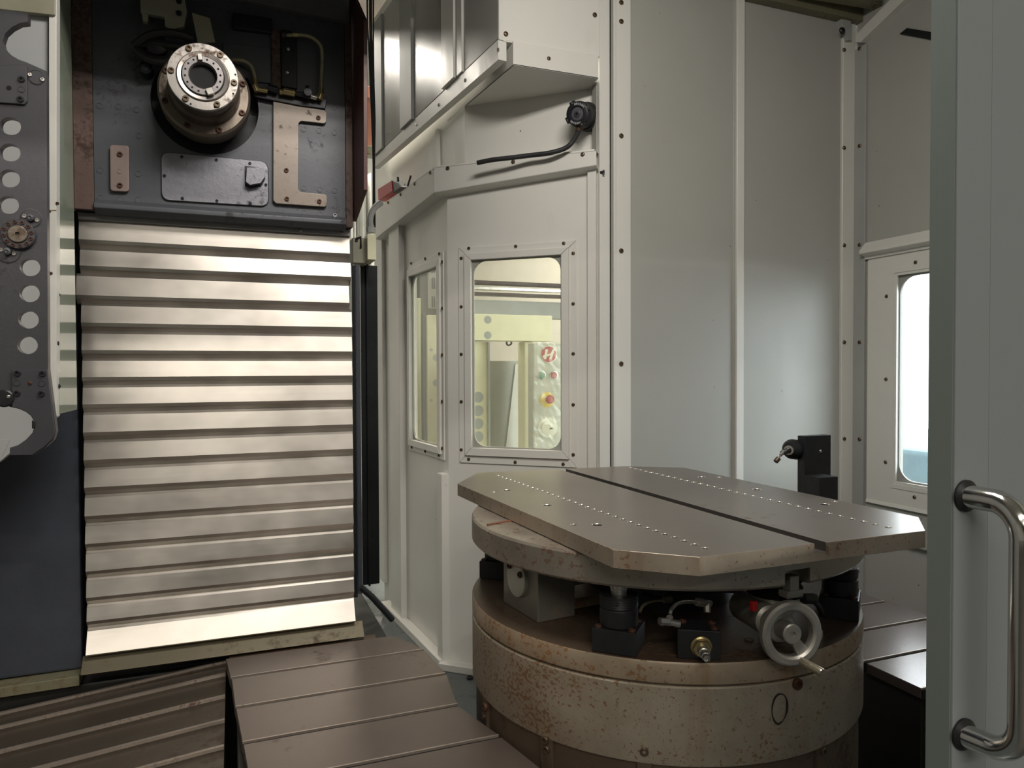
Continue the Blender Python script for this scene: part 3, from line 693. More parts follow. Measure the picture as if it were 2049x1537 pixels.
# oblong pad on the left, E-shaped wear bracket on the right
pad = hplate(rpoly([(221, 292), (259, 294), (259, 386), (222, 384)], 7), 0, .014, 'oblong_pad', PINK, .0025)
for y in (309, 371): screw(H(240, y, .014), (0, -1, 0), .0075, pad, RUSTBOLT, 'bolt', 1)
screw(H(239, 343, .014), (0, -1, 0), .006, pad, PINK, 'plug', 2)
eb = hplate([(546, 203), (590, 213), (648, 223), (653, 228), (652, 247), (648, 250), (602, 245), (597, 249), (596, 381), (600, 386), (650, 391), (654, 396), (653, 412), (649, 416), (552, 409), (546, 403)], 0, .014, 'wear_bracket', TAN, .002)
for x, y in ((637, 236), (573, 341), (574, 398), (639, 403)): screw(H(x, y, .014), (0, -1, 0), .007, eb, RUSTBOLT, 'bolt', 1)
for x, y in ((197, 155), (236, 161), (273, 167), (199, 212), (237, 214), (273, 220), (278, 272), (200, 341), (276, 348), (201, 396), (240, 399), (276, 400), (607, 259), (638, 262), (669, 266), (608, 377), (640, 380), (670, 382), (609, 426), (640, 429), (606, 92), (638, 95), (668, 102), (606, 42), (637, 46), (668, 52), (669, 216)):
    screw(H(x, y, 0), (0, -1, 0), .0085, head, HEADP, 'plug', 2)
screw(H(670, 431, .0), (0, -1, 0), .0075, head, HEADP2, 'vent_plug', 1)
# darker recessed pockets, ridges and hood high on the head
hplate([(446, 86), (541, 98), (541, 168), (505, 165), (446, 130)], 0, .006, 'upper_cover', HEADP)
hplate([(542, 60), (560, 62), (562, 205), (545, 203)], 0, .010, 'brown_ridge', RUSTB)
pk = hplate([(562, 62), (594, 68), (594, 182), (562, 176)], 0, .016, 'valve_pocket', BLACK, .004)
for x, y in ((577, 98), (575, 145)): screw(H(x, y, .016), (0, -1, 0), .006, pk, STEEL)
hplate([(466, 30), (545, 42), (545, 72), (466, 62)], 0, .02, 'terminal_block', BLACK, .004)
hplate([(470, -25), (697, -10), (697, 50), (640, 40), (470, 3)], .004, .03, 'hood', plain('dull_hood_paint', (.12, .12, .12), .5), .002)
cb = hplate([(281, -12), (367, -12), (375, 28), (369, 59), (344, 65), (331, 59), (330, 40), (283, 31)], .05, .07, 'cream_bracket', CREAMD, .002)
for x, y in ((358, 3), (358, 27)): screw(H(x, y, .07), (0, -1, 0), .008, cb, BLACK, 'bolt', 1)
hplate([(285, 30), (298, 33), (297, 50), (287, 48)], .045, .065, 'bracket_foot', CREAMD)
hplate([(384, 28), (420, 39), (431, 87), (396, 90)], .07, .08, 'nozzle_plate', CREAMD)
m = MB()
m.tube(bez([H(268, 92, .06), H(300, 70, .08), H(345, 66, .09), H(385, 78, .08)]), .012, 10)
m.tube(bez([H(270, 100, .06), H(300, 118, .07), H(335, 122, .08), H(345, 105, .08)]), .014, 10)
m.tube(bez([H(272, 96, .05), H(300, 88, .06), H(340, 92, .07), H(380, 96, .07)]), .013, 10)
m.build('coolant_hoses', RUBBER, head)
m = MB(); m.lathe(H(295, 148, 0), (0, -1, 0), [(.018, 0), (.018, .05), (.01, .055), (0, .055)], 16); m.build('coolant_nozzle', BLACK, head)
m = MB(); m.lathe(H(318, 108, 0), (0, -1, 0), [(.03, 0), (.03, .07), (.02, .075), (0, .075)], 16); m.build('coolant_nozzle', BLACK, head)
Zx = lambda x, y, o: H(220+x*.3123, y*.3123, o)
def tubepart(pts, r, mat, name, parent, nn=10): return MB().tube(bez([Zx(*p) for p in pts]), r, nn).build(name, mat, parent)
tubepart([(1110, 222, .01), (1150, 226, .03), (1220, 224, .035), (1290, 238, .035), (1345, 285, .035), (1360, 350, .035), (1356, 470, .035), (1352, 575, .035)], .0055, HOSEY, 'hydraulic_tube', head)
tubepart([(740, 392, .02), (800, 385, .035), (860, 392, .035), (905, 425, .035), (925, 480, .035), (928, 520, .035)], .0055, HOSEY, 'hydraulic_tube', head)
def fitting(a, b, o, r, mat, name='pipe_fitting', n=6):
    return MB().cyl(Zx(*a, o), Zx(*b, o), r, n).build(name, mat, head, .0008)
fitting((1100, 222), (1135, 225), .022, .010, DARKBR); fitting((1170, 222), (1205, 222), .035, .009, BRASS)
fitting((928, 505), (930, 545), .035, .009, BRASS); fitting((1354, 560), (1352, 600), .035, .010, BRASS)
fitting((925, 545), (945, 590), .035, .010, BRASS); fitting((950, 575), (1010, 585), .035, .008, BRASS)
fitting((1010, 560), (1075, 580), .035, .012, BLACK); fitting((1085, 590), (1110, 592), .035, .009, BRASS)
fitting((1110, 585), (1185, 600), .035, .012, BRASS); fitting((1185, 600), (1230, 610), .035, .008, BLACK)
fitting((1230, 605), (1285, 622), .035, .011, BLACK); fitting((1285, 618), (1325, 630), .035, .009, STEEL)
fitting((1352, 600), (1340, 640), .035, .011, BRASS)
m = MB(); q = [Zx(1250, 560, .02), Zx(1285, 560, .02)]; m.cyl(Zx(1265, 550, .05), Zx(1265, 605, .05), .006, 8); m.lathe(Zx(1265, 600, .045), (0, -1, 0), [(.012, 0), (.012, .015), (0, .016)], 12); m.build('valve_lever', BLACK, head)
hplate([(505, 176), (600, 192), (652, 200), (650, 222), (600, 216), (508, 198)], 0, .02, 'manifold_bar', BLACK, .002)

# ------------------------------------------------------------------ tool changer arm
AY = 1.75
A_ = lambda x, y, o=0.: PY(x, y, AY-o)
arm = thing('tool_changer', 'grey double-ended tool changer arm with round holes and hooked grippers', 'tool changer arm', tuple(A_(38, 470, 0)))
half = [(74, 134), (92, 142), (93, 160), (96, 738), (112, 863), (107, 880), (90, 896), (65, 912), (20, 912), (20, 896), (36, 891), (52, 880), (65, 866), (70, 850), (68, 842), (62, 832), (52, 824), (38, 818), (23, 815)]
hub = A_(38, 470)
hq = [A_(*p) for p in half]; oth = [hub*2-p for p in hq]
for p in oth: p.y = AY
ARM = rusty('worn_grey_arm_steel', (.088, .086, .098), (.035, .033, .038), .35, .45, .36, 9, bm=.3)
bp = MB(); bp.prism(hq+oth, (0, .022, 0)); body = bp.build('arm_plate', ARM, arm, 0)
ct = MB()
for x, y in ((21, 252), (20, 305), (19, 357), (17, 410), (60, 535), (59, 587), (57, 640), (55, 691)):
    p = A_(x, y); ct.cyl(p+Vector((0, -.01, 0)), p+Vector((0, .04, 0)), .0182, 28)
boolean_cut(body, ct); body.data.set_sharp_from_angle(angle=math.radians(32))
def aplate(pts, o0, o1, name, mat=ARM, bev=.0012):
    q = [A_(x, y, o0) for x, y in pts]; m = MB(); m.prism(q, (0, -(o1-o0), 0)); return m.build(name, mat, arm, bev)
g2 = aplate([(25, 740), (96, 739), (111, 863), (106, 879), (89, 895), (65, 911), (21, 911), (21, 897), (37, 891), (53, 880), (66, 866), (71, 850), (69, 842), (63, 832), (53, 824), (39, 818), (25, 815)], .0, .006, 'gripper_plate')
for x, y, k in ((35, 747, 1), (85, 748, 1), (34, 787, 1), (83, 788, 1), (34, 766, 2), (84, 767, 2)): screw(A_(x, y, .006), (0, -1, 0), .0062, g2, ARM if k == 2 else BLACK, 'plug' if k == 2 else 'bolt', k)
screw(A_(60, 767, .006), (0, -1, 0), .004, g2, RUSTBOLT)
g1 = aplate([(-20, 132), (20, 133), (34, 130), (55, 134), (56, 204), (50, 211), (-20, 206)], .0, .006, 'gripper_plate')
for x, y, k in ((43, 159, 1), (41, 199, 1), (43, 179, 2)): screw(A_(x, y, .006), (0, -1, 0), .0062, g1, ARM if k == 2 else BLACK, 'plug' if k == 2 else 'bolt', k)
MB().lathe(A_(18, 176, .0062), (0, -1, 0), [(.0045, 0), (.0045, .0008), (0, .0008)], 12).build('dowel_hole', DARKGAP, g1)
aplate([(66, 840), (72, 842), (72, 856), (66, 858)], .0, .010, 'grip_pad', BLACK)
for x, y, r in ((73, 155, .0155), (62, 437, .0195), (16, 504, .023)):
    p = A_(x, y); c = MB().lathe(p, (0, -1, 0), [(r, -.001), (r, .001), (r-.0012, .0012), (r-.0012, .0004), (r-.002, .0012), (0, .0012)], 32).build('cap_disc', ARM, arm)
    for dx_ in (-.011, .011): screw(p+Vector((dx_, -.0012, -dx_*.3)), (0, -1, 0), .004, c, STEEL, 'screw', 1)
    if r > .017: MB().lathe(p+Vector((0, -.001, 0)), (0, -1, 0), [(.008, 0), (.007, .008), (.003, .009), (0, .007)], 20).build('detent_button', ARM, c)
c = MB().lathe(A_(10, 797), (0, -1, 0), [(.018, 0), (.018, .007), (.015, .009), (0, .009)], 28).build('gripper_pivot', BLACK, arm)
screw(A_(17, 794, .009), (0, -1, 0), .004, c, STEEL)
hb = MB().lathe(hub, (0, -1, 0), [(.0305, 0), (.0305, .008), (.029, .010), (.019, .010), (.0185, .008), (0, .008)], 40).build('hub_flange', ARM, arm)
MB().lathe(hub, (0, -1, 0), [(.0175, .008), (.0175, .0125), (.016, .0135), (.004, .0135), (.0038, .009), (0, .009)], 32).build('hub_cap', FLANGE, hb)
for k in range(12):
    a = math.radians(30*k+10); screw(hub+Vector((.0245*math.cos(a), -.010, .0245*math.sin(a))), (0, -1, 0), .0038, hb, RUSTBOLT, 'bolt', 1)
# shaft that carries the arm, running back into the changer
MB().cyl(hub+Vector((0, .02, 0)), hub+Vector((0, .07, 0)), .028, 20).build('arm_shaft', STEEL, arm)

# ------------------------------------------------------------------ tool changer housing (white panels behind the arm)
TY = 2.08
T_ = lambda x, y, o=0.: PY(x, y, TY-o)
hs = thing('tool_changer_housing', 'white tool changer housing panel behind the grey double-ended arm', 'tool changer housing', tuple(T_(40, 930)))
SHW = enamel('bluish_white_enamel', (.42, .43, .43), .35, .5)
m = MB(); m.prism([T_(x, y) for x, y in ((-420, -120), (97, -120), (97, 845), (62, 872), (0, 924), (-120, 1000), (-420, 1000))], (0, .03, 0)); m.build('front_panel', SHW, hs, .002)
m = MB(); m.prism([T_(x, y, .012) for x, y in ((97.5, -100), (113, -100), (113, 834), (97.5, 846))], (0, .04, 0)); ep = m.build('edge_post', WHITECLEAN, hs, .002)
m = MB(); m.prism([T_(x, y, .013) for x, y in ((98, 420), (112.5, 420), (112.5, 421.5), (98, 421.5))], (0, .002, 0)); m.build('seam', BRASS, ep)
for x, y in ((99, 423), (102, 547), (115, 407)): screw(T_(x, y, .012), (0, -1, 0), .004, ep, RUSTBOLT)
m = MB(); m.box(-.41, -.4065, 2.095, 2.315, PX(130, 826, -.406).z, 3.2); m.build('gloss_side_panel', GREENGLASS, hs, .0008)
for x, y in ((117, 590), (115, 687), (118, 773)): screw(PX(x, y, -.4065), (1, 0, 0), .006, hs, BLACK)
m = MB(); m.prism([T_(x, y, .002) for x, y in ((-200, 880), (20, 880), (0, 921), (-120, 995), (-200, 1000))], (0, .002, 0)); m.build('lower_flap', SHW, hs)
m = MB(); m.prism([T_(x, y, .02) for x, y in ((-200, -60), (110, -60), (110, 30), (0, 18), (-200, 8))], (0, .02, 0)); m.build('upper_valance', CREAMD, hs, .002)

# ================================================================== LEFT CHEVRON WAY COVER (dark, sloping)
xw = thing('sloping_way_cover', 'dark brown sloping way cover slats left of the brown cover plates', 'way cover', (-.6, 2.1, .45))
ys = [2.465, 2.449, 2.347, 2.187, 2.035, 1.892, 1.75, 1.60, 1.44]
for i in range(len(ys)-1):
    far, near = ys[i], ys[i+1]; dz = .0
    za, zl = .572, .572-.100*1.3
    P = [(-.030, near, .575), (-.068, near, za), (-1.37, near, zl), (-1.37, near, zl-.03), (-.030, near, .545)]
    P2 = [(x, min(far+.02, 2.466), z-.014) for x, y, z in P]
    m = MB(); n = 5; m.add(P+P2, [tuple(range(5)), tuple(range(5, 10))[::-1]]+[(k, (k+1) % 5, 5+(k+1) % 5, 5+k) for k in range(5)])
    s = m.build('slat', WAYS, xw, .0)
    m = MB(); e = [(-.030, near-.001, .577), (-.068, near-.001, za+.002), (-1.37, near-.001, zl+.002), (-1.37, near-.001, zl-.006), (-.068, near-.001, za-.006), (-.030, near-.001, .569)]
    m.prism(e, (0, .010, 0)); m.build('worn_edge', BEDEDGE, s)
m = MB(); m.box(-1.37, -.03, 1.3, 2.4, FZ, .40); m.build('cover_base', BEDBODY, xw)

# ================================================================== BROWN COVER PLATES left and right of the rotary table
BEDR = rusty('smoother_cover_steel', (.16, .13, .12), (.11, .08, .07), .12, .6, .24, 5, (1, 1, 1), 0, .1)
def bed(label, seams, outlines, body, name='stepped_plate_cover'):
    xs = [p[0] for o in outlines for p in o]; ysn = [p[1] for o in outlines for p in o]
    t = thing(name, label, 'machine cover', (sum(xs)/len(xs), sum(ysn)/len(ysn), FZ))
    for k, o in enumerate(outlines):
        zt_ = .630
        m = MB(); m.prism([(x, y, zt_) for x, y in o], (0, 0, -.03)); pl = m.build('cover_plate', seams or BED, t, .0015)
        # bright worn lip along the near edge
        ymin = min(y for x, y in o); e = [p for p in o if abs(p[1]-ymin) < .004]; xa, xb = min(p[0] for p in e), max(p[0] for p in e)
        m = MB(); m.box(xa+.001, xb-.001, ymin-.0012, ymin+.0030, zt_-.005, zt_+.0006); m.build('worn_edge', BEDEDGE, pl)
        m = MB(); m.box(xa+.002, xb-.002, ymin-.0035, ymin-.0002, zt_-.03, zt_-.0055); m.build('gap_shade_strip', DARKGAP, pl)  # black strip paints the gap's shade on the plate's near face
    x0, x1, y0, y1 = body
    m = MB(); m.box(x0, x1, y0, y1, FZ, .597); m.build('bed_casting', BEDBODY, t, .006)
    return t
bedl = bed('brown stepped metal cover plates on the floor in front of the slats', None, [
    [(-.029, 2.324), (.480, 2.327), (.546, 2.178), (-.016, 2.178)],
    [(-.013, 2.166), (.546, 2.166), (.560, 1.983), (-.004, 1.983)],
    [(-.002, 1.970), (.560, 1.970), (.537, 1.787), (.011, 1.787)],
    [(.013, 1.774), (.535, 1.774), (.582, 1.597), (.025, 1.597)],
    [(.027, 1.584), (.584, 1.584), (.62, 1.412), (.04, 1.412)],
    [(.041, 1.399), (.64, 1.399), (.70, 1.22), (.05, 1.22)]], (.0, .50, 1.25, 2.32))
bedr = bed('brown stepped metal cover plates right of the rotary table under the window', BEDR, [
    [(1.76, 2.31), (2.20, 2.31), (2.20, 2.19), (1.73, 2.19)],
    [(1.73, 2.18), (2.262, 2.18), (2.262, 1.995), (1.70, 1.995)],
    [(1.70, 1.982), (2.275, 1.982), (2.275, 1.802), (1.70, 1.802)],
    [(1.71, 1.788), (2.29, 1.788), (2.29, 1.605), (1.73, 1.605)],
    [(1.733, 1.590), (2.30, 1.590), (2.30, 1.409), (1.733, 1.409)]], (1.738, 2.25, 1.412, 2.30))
m = MB(); m.box(1.76, 2.3, 1.395, 1.41, .22, .60); m.build('front_wiper', BLACK, bedr, .004)
# floor plate with bolts near the bay foot
fpz = FZ+.02
p = PZ(930, 1342, FZ); screw(PZ(931, 1342, FZ), (0, 0, 1), .014, bpy.data.objects['floor'], BLACK, 'floor_bolt', 1); screw(PZ(940, 1358, FZ), (0, 0, 1), .014, bpy.data.objects['floor'], BLACK, 'floor_bolt', 1)

# ================================================================== ROTARY TABLE
RC = Vector((1.078, 1.685, 0)); RR = .507
rt = thing('rotary_table', 'large round rusty steel rotary table with heavy platter between brown covers', 'rotary table', (RC.x, RC.y, FZ))
MB().lathe(RC, (0, 0, 1), [(.45, .2), (.45, .30), (.52, .31), (.52, .36), (.497, .37), (.497, .685)], 96).build('lower_drum', LOWDRUM, rt)
MB().lathe(RC, (0, 0, 1), [(.49, .684), (.505, .686), (.507, .690), (.507, .8475), (.504, .8505), (.49, .851)], 128).build('drum', DRUM, rt)
MB().lathe(RC, (0, 0, 1), [(.49, .8505), (.502, .853), (.507, .8575), (.507, .8965), (.5045, .9005)], 128).build('rim', RIM, rt)
MB().lathe(RC, (0, 0, 1), [(.5043, .88), (.5043, .9006), (.47, .9012), (.47, .9018), (0, .9018)], 96).build('drum_top', DRUMTOP, rt)
MB().lathe(RC, (0, 0, 1), [(.20, .90), (.20, 1.0), (.24, 1.02), (.24, 1.047)], 64).build('centre_bearing', BLACK, rt)
pl = MB().lathe(RC, (0, 0, 1), [(.488, 1.0455), (.502, 1.0465), (.507, 1.052), (.507, 1.106), (.503, 1.1115), (.30, 1.1125), (0, 1.1125)], 128)
platter = pl.build('platter', DISC, rt)
_r = ray(1596, 1150); _az = Vector((_r.x, _r.y, 0)).normalized()
def oncyl(px, py, r):     # ray -> first hit on a cylinder round the table axis
    d = ray(px, py); a = d.x**2+d.y**2; b = -2*(d.x*RC.x+d.y*RC.y); c = RC.x**2+RC.y**2-r*r
    return CAM+d*((-b-math.sqrt(b*b-4*a*c))/(2*a))
nc = oncyl(1597, 1148, RR); nrm = Vector((nc.x-RC.x, nc.y-RC.y, 0)).normalized(); tg = Vector((-nrm.y, nrm.x, 0))
ct = MB(); ct.obox(Vector((nc.x, nc.y, 1.055)), tg, nrm, ZV, .034, .035, .026)
boolean_cut(platter, ct); platter.data.set_sharp_from_angle(angle=math.radians(32))
m = MB(); c = Vector((nc.x, nc.y, 1.05))-nrm*.012+tg*(-.008 if tg.dot(RT) > 0 else .008)
m.obox(c, tg, nrm, ZV, .012, .012, .018); m.obox(c-ZV*.020, tg, nrm, ZV, .022, .014, .008); m.build('tee_slot_hook', GREYBLK, rt, .003)
m = MB(); m.tube([PZ(975, 1050, 1.114), PZ(1030, 1040, 1.114)], .0025, 6); m.build('copper_oil_line', plain('dull_copper', (.45, .22, .14), .4, .8), rt)
# marker ring "0" on the drum side
loop = []
for k in range(48):
    a = 2*math.pi*k/48; loop.append((1560+15*math.cos(a)+2.5*math.sin(a), 1418-30*math.sin(a)*(1+.03*math.sin(3*a))))
V0 = []; w_ = [1.9+.7*math.sin(3*k*2*math.pi/48+1) for k in range(48)]
for (x, y), ww in zip(loop, w_):
    dx_, dy_ = x-1560, y-1418; L = math.hypot(dx_, dy_); V0 += [oncyl(x+dx_/L*ww, y+dy_/L*ww, RR+.0006), oncyl(x-dx_/L*ww, y-dy_/L*ww, RR+.0006)]
MB().add(V0, [(2*k, 2*k+1, (2*k+3) % 96, (2*k+2) % 96) for k in range(48)]).build('marker_zero', MARKER, rt)
# plugs and bolts on the drum
for x, y, r in ((1594, 1368, .012), (972, 1415, .010)): 
    p = oncyl(x, y, RR); screw(p, Vector((p.x-RC.x, p.y-RC.y, 0)), r, rt, RUSTBOLT, 'drum_plug', 1)
for x, y in ((1096, 1478), (1098, 1496), (975, 1432), (1290, 1500), (1640, 1500)):
    p = oncyl(x, y, .497); n_ = Vector((p.x-RC.x, p.y-RC.y, 0)).normalized()
    m = MB(); m.obox(p-n_*.002, (-n_.y, n_.x, 0), n_, ZV, .016, .010, .055); bk = m.build('clamp_lug', LOWDRUM, rt, .003); screw(p+n_*.008, n_, .009, bk, SCREWM, 'bolt', 1)

# ------------------------------------------------------------------ things standing on the drum top
DZ = .902
def clampcyl(pos, label, loc_dir, stub=True, k=1.0):
    t = thing('hydraulic_clamp_cylinder', label, 'hydraulic cylinder', (pos.x, pos.y, DZ), 'clamp cylinders under the platter')
    rad = Vector((pos.x-RC.x, pos.y-RC.y, 0)).normalized(); tg_ = Vector((-rad.y, rad.x, 0)); P = Vector((pos.x, pos.y, 0))
    m = MB(); m.obox(P+ZV*(DZ+.025)-rad*.0, tg_, rad, ZV, .048*k, .044, .025); b = m.build('foot_block', BLACK, t, .002)
    for s in (-1, 1): screw(P+tg_*s*.036*k+rad*.033+ZV*(DZ+.05), (0, 0, 1), .008, b, RUSTBOLT, 'bolt', 1)
    for s in (-1, 1): screw(P+tg_*s*.036*k-rad*.030+ZV*(DZ+.05), (0, 0, 1), .008, b, RUSTBOLT, 'bolt', 1)
    m = MB(); m.lathe(P, (0, 0, 1), [(.038, .945), (.0385, .952), (.041, .955), (.041, .988), (.0385, .991)], 40); m.build('barrel', BLACK, t)
    pr = [(.0385, .991), (.041, .994)]
    for j in range(5): pr += [(.0418, .995+j*.004), (.0405, .997+j*.004)]
    pr += [(.0415, 1.015), (.039, 1.018), (.022, 1.018), (.022, 1.010)]
    m = MB(); m.lathe(P, (0, 0, 1), pr, 40); c = m.build('threaded_collar', BLACK, t)
    q = P+rad*.041+tg_*.006+ZV*1.008; MB().lathe(q, rad, [(.0045, -.002), (.0045, .0012), (.003, .0012), (.003, -.001), (0, -.001)], 12).build('set_screw', BLACK, c)
    m = MB(); m.lathe(P, (0, 0, 1), [(.0175, 1.008), (.0175, 1.030), (.019, 1.031), (.019, 1.0455)], 28); m.build('piston_rod', STEEL, t)
    return t
v = Vector((-.31, -.332, 0)); rot = lambda v, d: Matrix.Rotation(math.radians(d), 3, 'Z') @ v
cc1 = clampcyl(RC+v, 'black hydraulic clamp cylinder at the front left under the platter, nearest the camera', None)
cc2 = clampcyl(RC+rot(v, 84), 'black hydraulic clamp cylinder at the right edge behind the handwheel', None, k=1.05)
cc3 = clampcyl(RC+rot(v, -84), 'black hydraulic clamp cylinder at the back left behind the steel block', None)

# trunnion block with round cap and cross beam
tb = thing('trunnion_block', 'grey ground steel block with round bolted cap at left of the drum', 'bearing block', (.70, 1.64, DZ))
rd = Vector((.993, .12, 0)); td = Vector((-.12, .993, 0)); bc = Vector((.705, 1.645, 0))
m = MB(); m.obox(bc+ZV*(DZ+.064), rd, td, ZV, .052, .088, .064); m.build('block', GREYBLK, tb, .0025)
cc = bc-rd*.052+ZV*(.985)+td*(.005)
cp_ = MB().lathe(cc, -rd, [(.046, 0), (.046, .008), (.044, .010), (0, .010)], 40).build('round_cap', plain('pale_cap_steel', (.42, .43, .39), .35, .6, .1, 12), tb)
for dt, dz_ in ((.028, .026), (-.026, .016)): screw(cc-rd*.010+td*dt+ZV*dz_, -rd, .008, cp_, RUSTBOLT, 'bolt', 1)
m = MB(); m.obox(bc+rd*.115+td*(-.02)+ZV*1.005, rd, td, ZV, .062, .05, .036); m.build('cross_beam', GREYBLK, tb, .002)
m = MB(); m.obox(bc+rd*.115+td*(-.0)+ZV*.916, rd, td, ZV, .062, .05, .013); m.build('lower_bar', RIM, tb, .002)

# valve block with brass nut and tubing
vb = thing('hydraulic_valve_block', 'black square valve block with yellow nut facing out at the drum front edge', 'valve block', (.90, 1.25, DZ))
fu = Vector((.857, -.515, 0)); fn = Vector((-.515, -.857, 0)); fc = Vector((.905, 1.262, 0))
m = MB(); m.obox(fc+ZV*(DZ+.030), fu, fn, ZV, .043, .034, .030); m.build('block', BLACK, vb, .002)
p = fc+fn*.034+ZV*.930+fu*(.004)
ad = (fn+Vector((.15, 0, -.10))).normalized()
m = MB(); m.lathe(p, ad, [(.022, 0), (.022, .004), (.019, .006)], 32); m.build('washer', BRASS, vb)
m = MB(); m.lathe(p, ad, [(.019, .004), (.019, .013), (.017, .014)], 6); m.build('hex_nut', BRASS, vb, .001)
m = MB(); m.lathe(p, ad, [(.0115, .012), (.0115, .030), (.010, .031)], 24); m.build('plug_barrel', STEEL, vb)
m = MB(); m.lathe(p, ad, [(.010, .030), (.010, .042), (.008, .044)], 6); m.build('hex_head', STEEL, vb, .001)
m = MB(); m.lathe(p, ad, [(.0075, .042), (.007, .052), (.003, .053), (.0028, .050), (0, .050)], 20); m.build('stud_tip', STEEL, vb)
for a, b in ((-.03, .012), (.03, .012), (.032, -.02)): screw(fc+fu*a+fn*(-b)+ZV*(DZ+.06), (0, 0, 1), .008, vb, RUSTBOLT, 'bolt', 1)
q1 = lambda x, y, Yv: PY(1150+x*.2929, 1100+y*.2929, Yv)
m = MB(); m.tube(bez([q1(652, 462, 1.27), q1(658, 415, 1.27), q1(690, 375, 1.29), q1(750, 357, 1.31), q1(835, 358, 1.33)]), .0042, 10); m.build('steel_tube', STEEL, vb)
m = MB(); m.tube([q1(835, 358, 1.33), q1(880, 362, 1.335)], .0095, 6); m.tube([q1(885, 363, 1.335), q1(925, 368, 1.34)], .0075, 10); m.tube([q1(905, 365, 1.337), q1(905, 430, 1.33)], .008, 6); m.build('elbow_fitting', ALU, vb)
m = MB(); m.tube([q1(580, 490, 1.26), q1(640, 492, 1.26)], .0085, 6); m.tube([q1(645, 495, 1.26), q1(715, 510, 1.255)], .0075, 12); m.tube([q1(650, 455, 1.265), q1(645, 490, 1.26)], .007, 6); m.build('elbow_fitting', STEEL, vb)
# second tube and fittings in the shadow behind
hl = thing('hydraulic_line', 'thin bent metal hydraulic line in the shadow behind the black front cylinder', 'hydraulic line', tuple(q1(530, 380, 1.42)))
m = MB(); m.tube(bez([q1(445, 425, 1.40), q1(465, 385, 1.41), q1(520, 355, 1.42), q1(610, 345, 1.43)]), .0035, 8); m.build('tube', HOSEY, hl)
m = MB(); m.tube([q1(608, 345, 1.43), q1(660, 338, 1.43)], .008, 6); m.build('end_fitting', ALU, hl)
m = MB(); q_ = q1(760, 320, 1.50); m.obox(q_, (1, 0, 0), (0, 1, 0), ZV, .05, .02, .018); m.build('junction_block', BLACK, hl, .002)
m = MB(); m.tube(bez([q1(450, 300, 1.45), q1(620, 330, 1.45), q1(960, 285, 1.46), q1(1160, 290, 1.46)]), .0045, 8); m.build('black_hose', RUBBER, hl)

# handwheel gearbox
WC = Vector((1.046, 1.146, .965)); BK = Vector((1.082, 1.312, .958)); wa_ = (WC-BK).normalized()
hw = thing('handwheel_gearbox', 'grey cast metal handwheel with gearbox and crank handle at the drum front', 'handwheel', (BK.x, BK.y, DZ))
wu = wa_.cross(ZV).normalized(); wv = wu.cross(wa_)
m = MB(); m.ring(WC, wa_, [(.046, -.011), (.060, -.013), (.0645, -.008), (.0645, .006), (.060, .011), (.050, .011), (.046, .006)], 64); wh = m.build('wheel_rim', ALU, hw)
m = MB(); m.lathe(WC, wa_, [(.020, -.03), (.020, .006), (.018, .009), (.006, .009), (.0055, .004), (0, .004)], 32); m.build('wheel_hub', ALU, hw)
for k in range(1):
    a = math.radians(-58 if wu.dot(RT) > 0 else -122); d = wu*math.cos(a)+wv*math.sin(a); e = wa_.cross(d)
    m = MB(); m.hexa([WC+d*.014+e*.008-wa_*.010, WC+d*.050+e*.014-wa_*.008, WC+d*.050-e*.014-wa_*.008, WC+d*.014-e*.008-wa_*.010,
                      WC+d*.014+e*.008+wa_*.003, WC+d*.050+e*.014+wa_*.003, WC+d*.050-e*.014+wa_*.003, WC+d*.014-e*.008+wa_*.003]); m.build('spoke', ALU, hw, .002)
hp = WC-wv*.054+wu*(.016 if wu.dot(RT) > 0 else -.016)
m = MB(); m.lathe(hp, (wa_+Vector((.18, 0, -.06))).normalized(), [(.006, 0), (.0085, .006), (.0085, .064), (.007, .067), (0, .067)], 20); m.build('crank_handle', plain('brassy_handle_steel', (.45, .40, .30), .3, .8, .1, 20), hw)
m = MB(); m.lathe(WC-wa_*.02, -wa_, [(.018, 0), (.018, .012), (.030, .016), (.030, .034), (.027, .037), (.027, .055), (.034, .060), (.034, .185), (.028, .19)], 36); gb = m.build('gearbox_body', ALU, hw)
CX, CY = 1.118, 1.275
m = MB(); m.lathe((CX, CY, 0), (0, 0, 1), [(.030, DZ), (.030, .94), (.036, .95), (.036, .982), (.048, .986), (.048, 1.000)], 40); m.build('swivel_collar', ALU, hw)
pr = []
for j in range(5): pr += [(.060 if j % 2 == 0 else .056, 1.002+j*.0085), (.049, 1.006+j*.0085)]
m = MB(); m.lathe((CX, CY, 0), (0, 0, 1), [(.045, 1.0005)]+pr+[(.03, 1.0450)], 36); m.build('rubber_bellows', RUBBER, hw)
m = MB(); m.obox(q1(1222, 385, 1.22), (1, 0, 0), (0, 1, 0), ZV, .006, .006, .010); m.build('red_tab', RED, hw, .001)
m = MB(); m.tube([q1(1560, 335, 1.25), q1(1640, 335, 1.25)], .012, 6); m.tube(bez([q1(1600, 330, 1.25), q1(1660, 380, 1.26), q1(1690, 440, 1.28)]), .006, 8); m.build('hose_fitting', BLACK, hw)
m = MB(); m.lathe(PZ(1640, 1280, DZ), (0, 0, 1), [(.007, 0), (.007, .02), (.004, .022), (0, .022)], 12); m.build('grease_nipple', STEEL, rt)
for x, y in ((1300, 1290), (1440, 1160), (1500, 1280)): screw(PZ(x, y, DZ), (0, 0, 1), .010, rt, DRUMTOP, 'plug', 2)

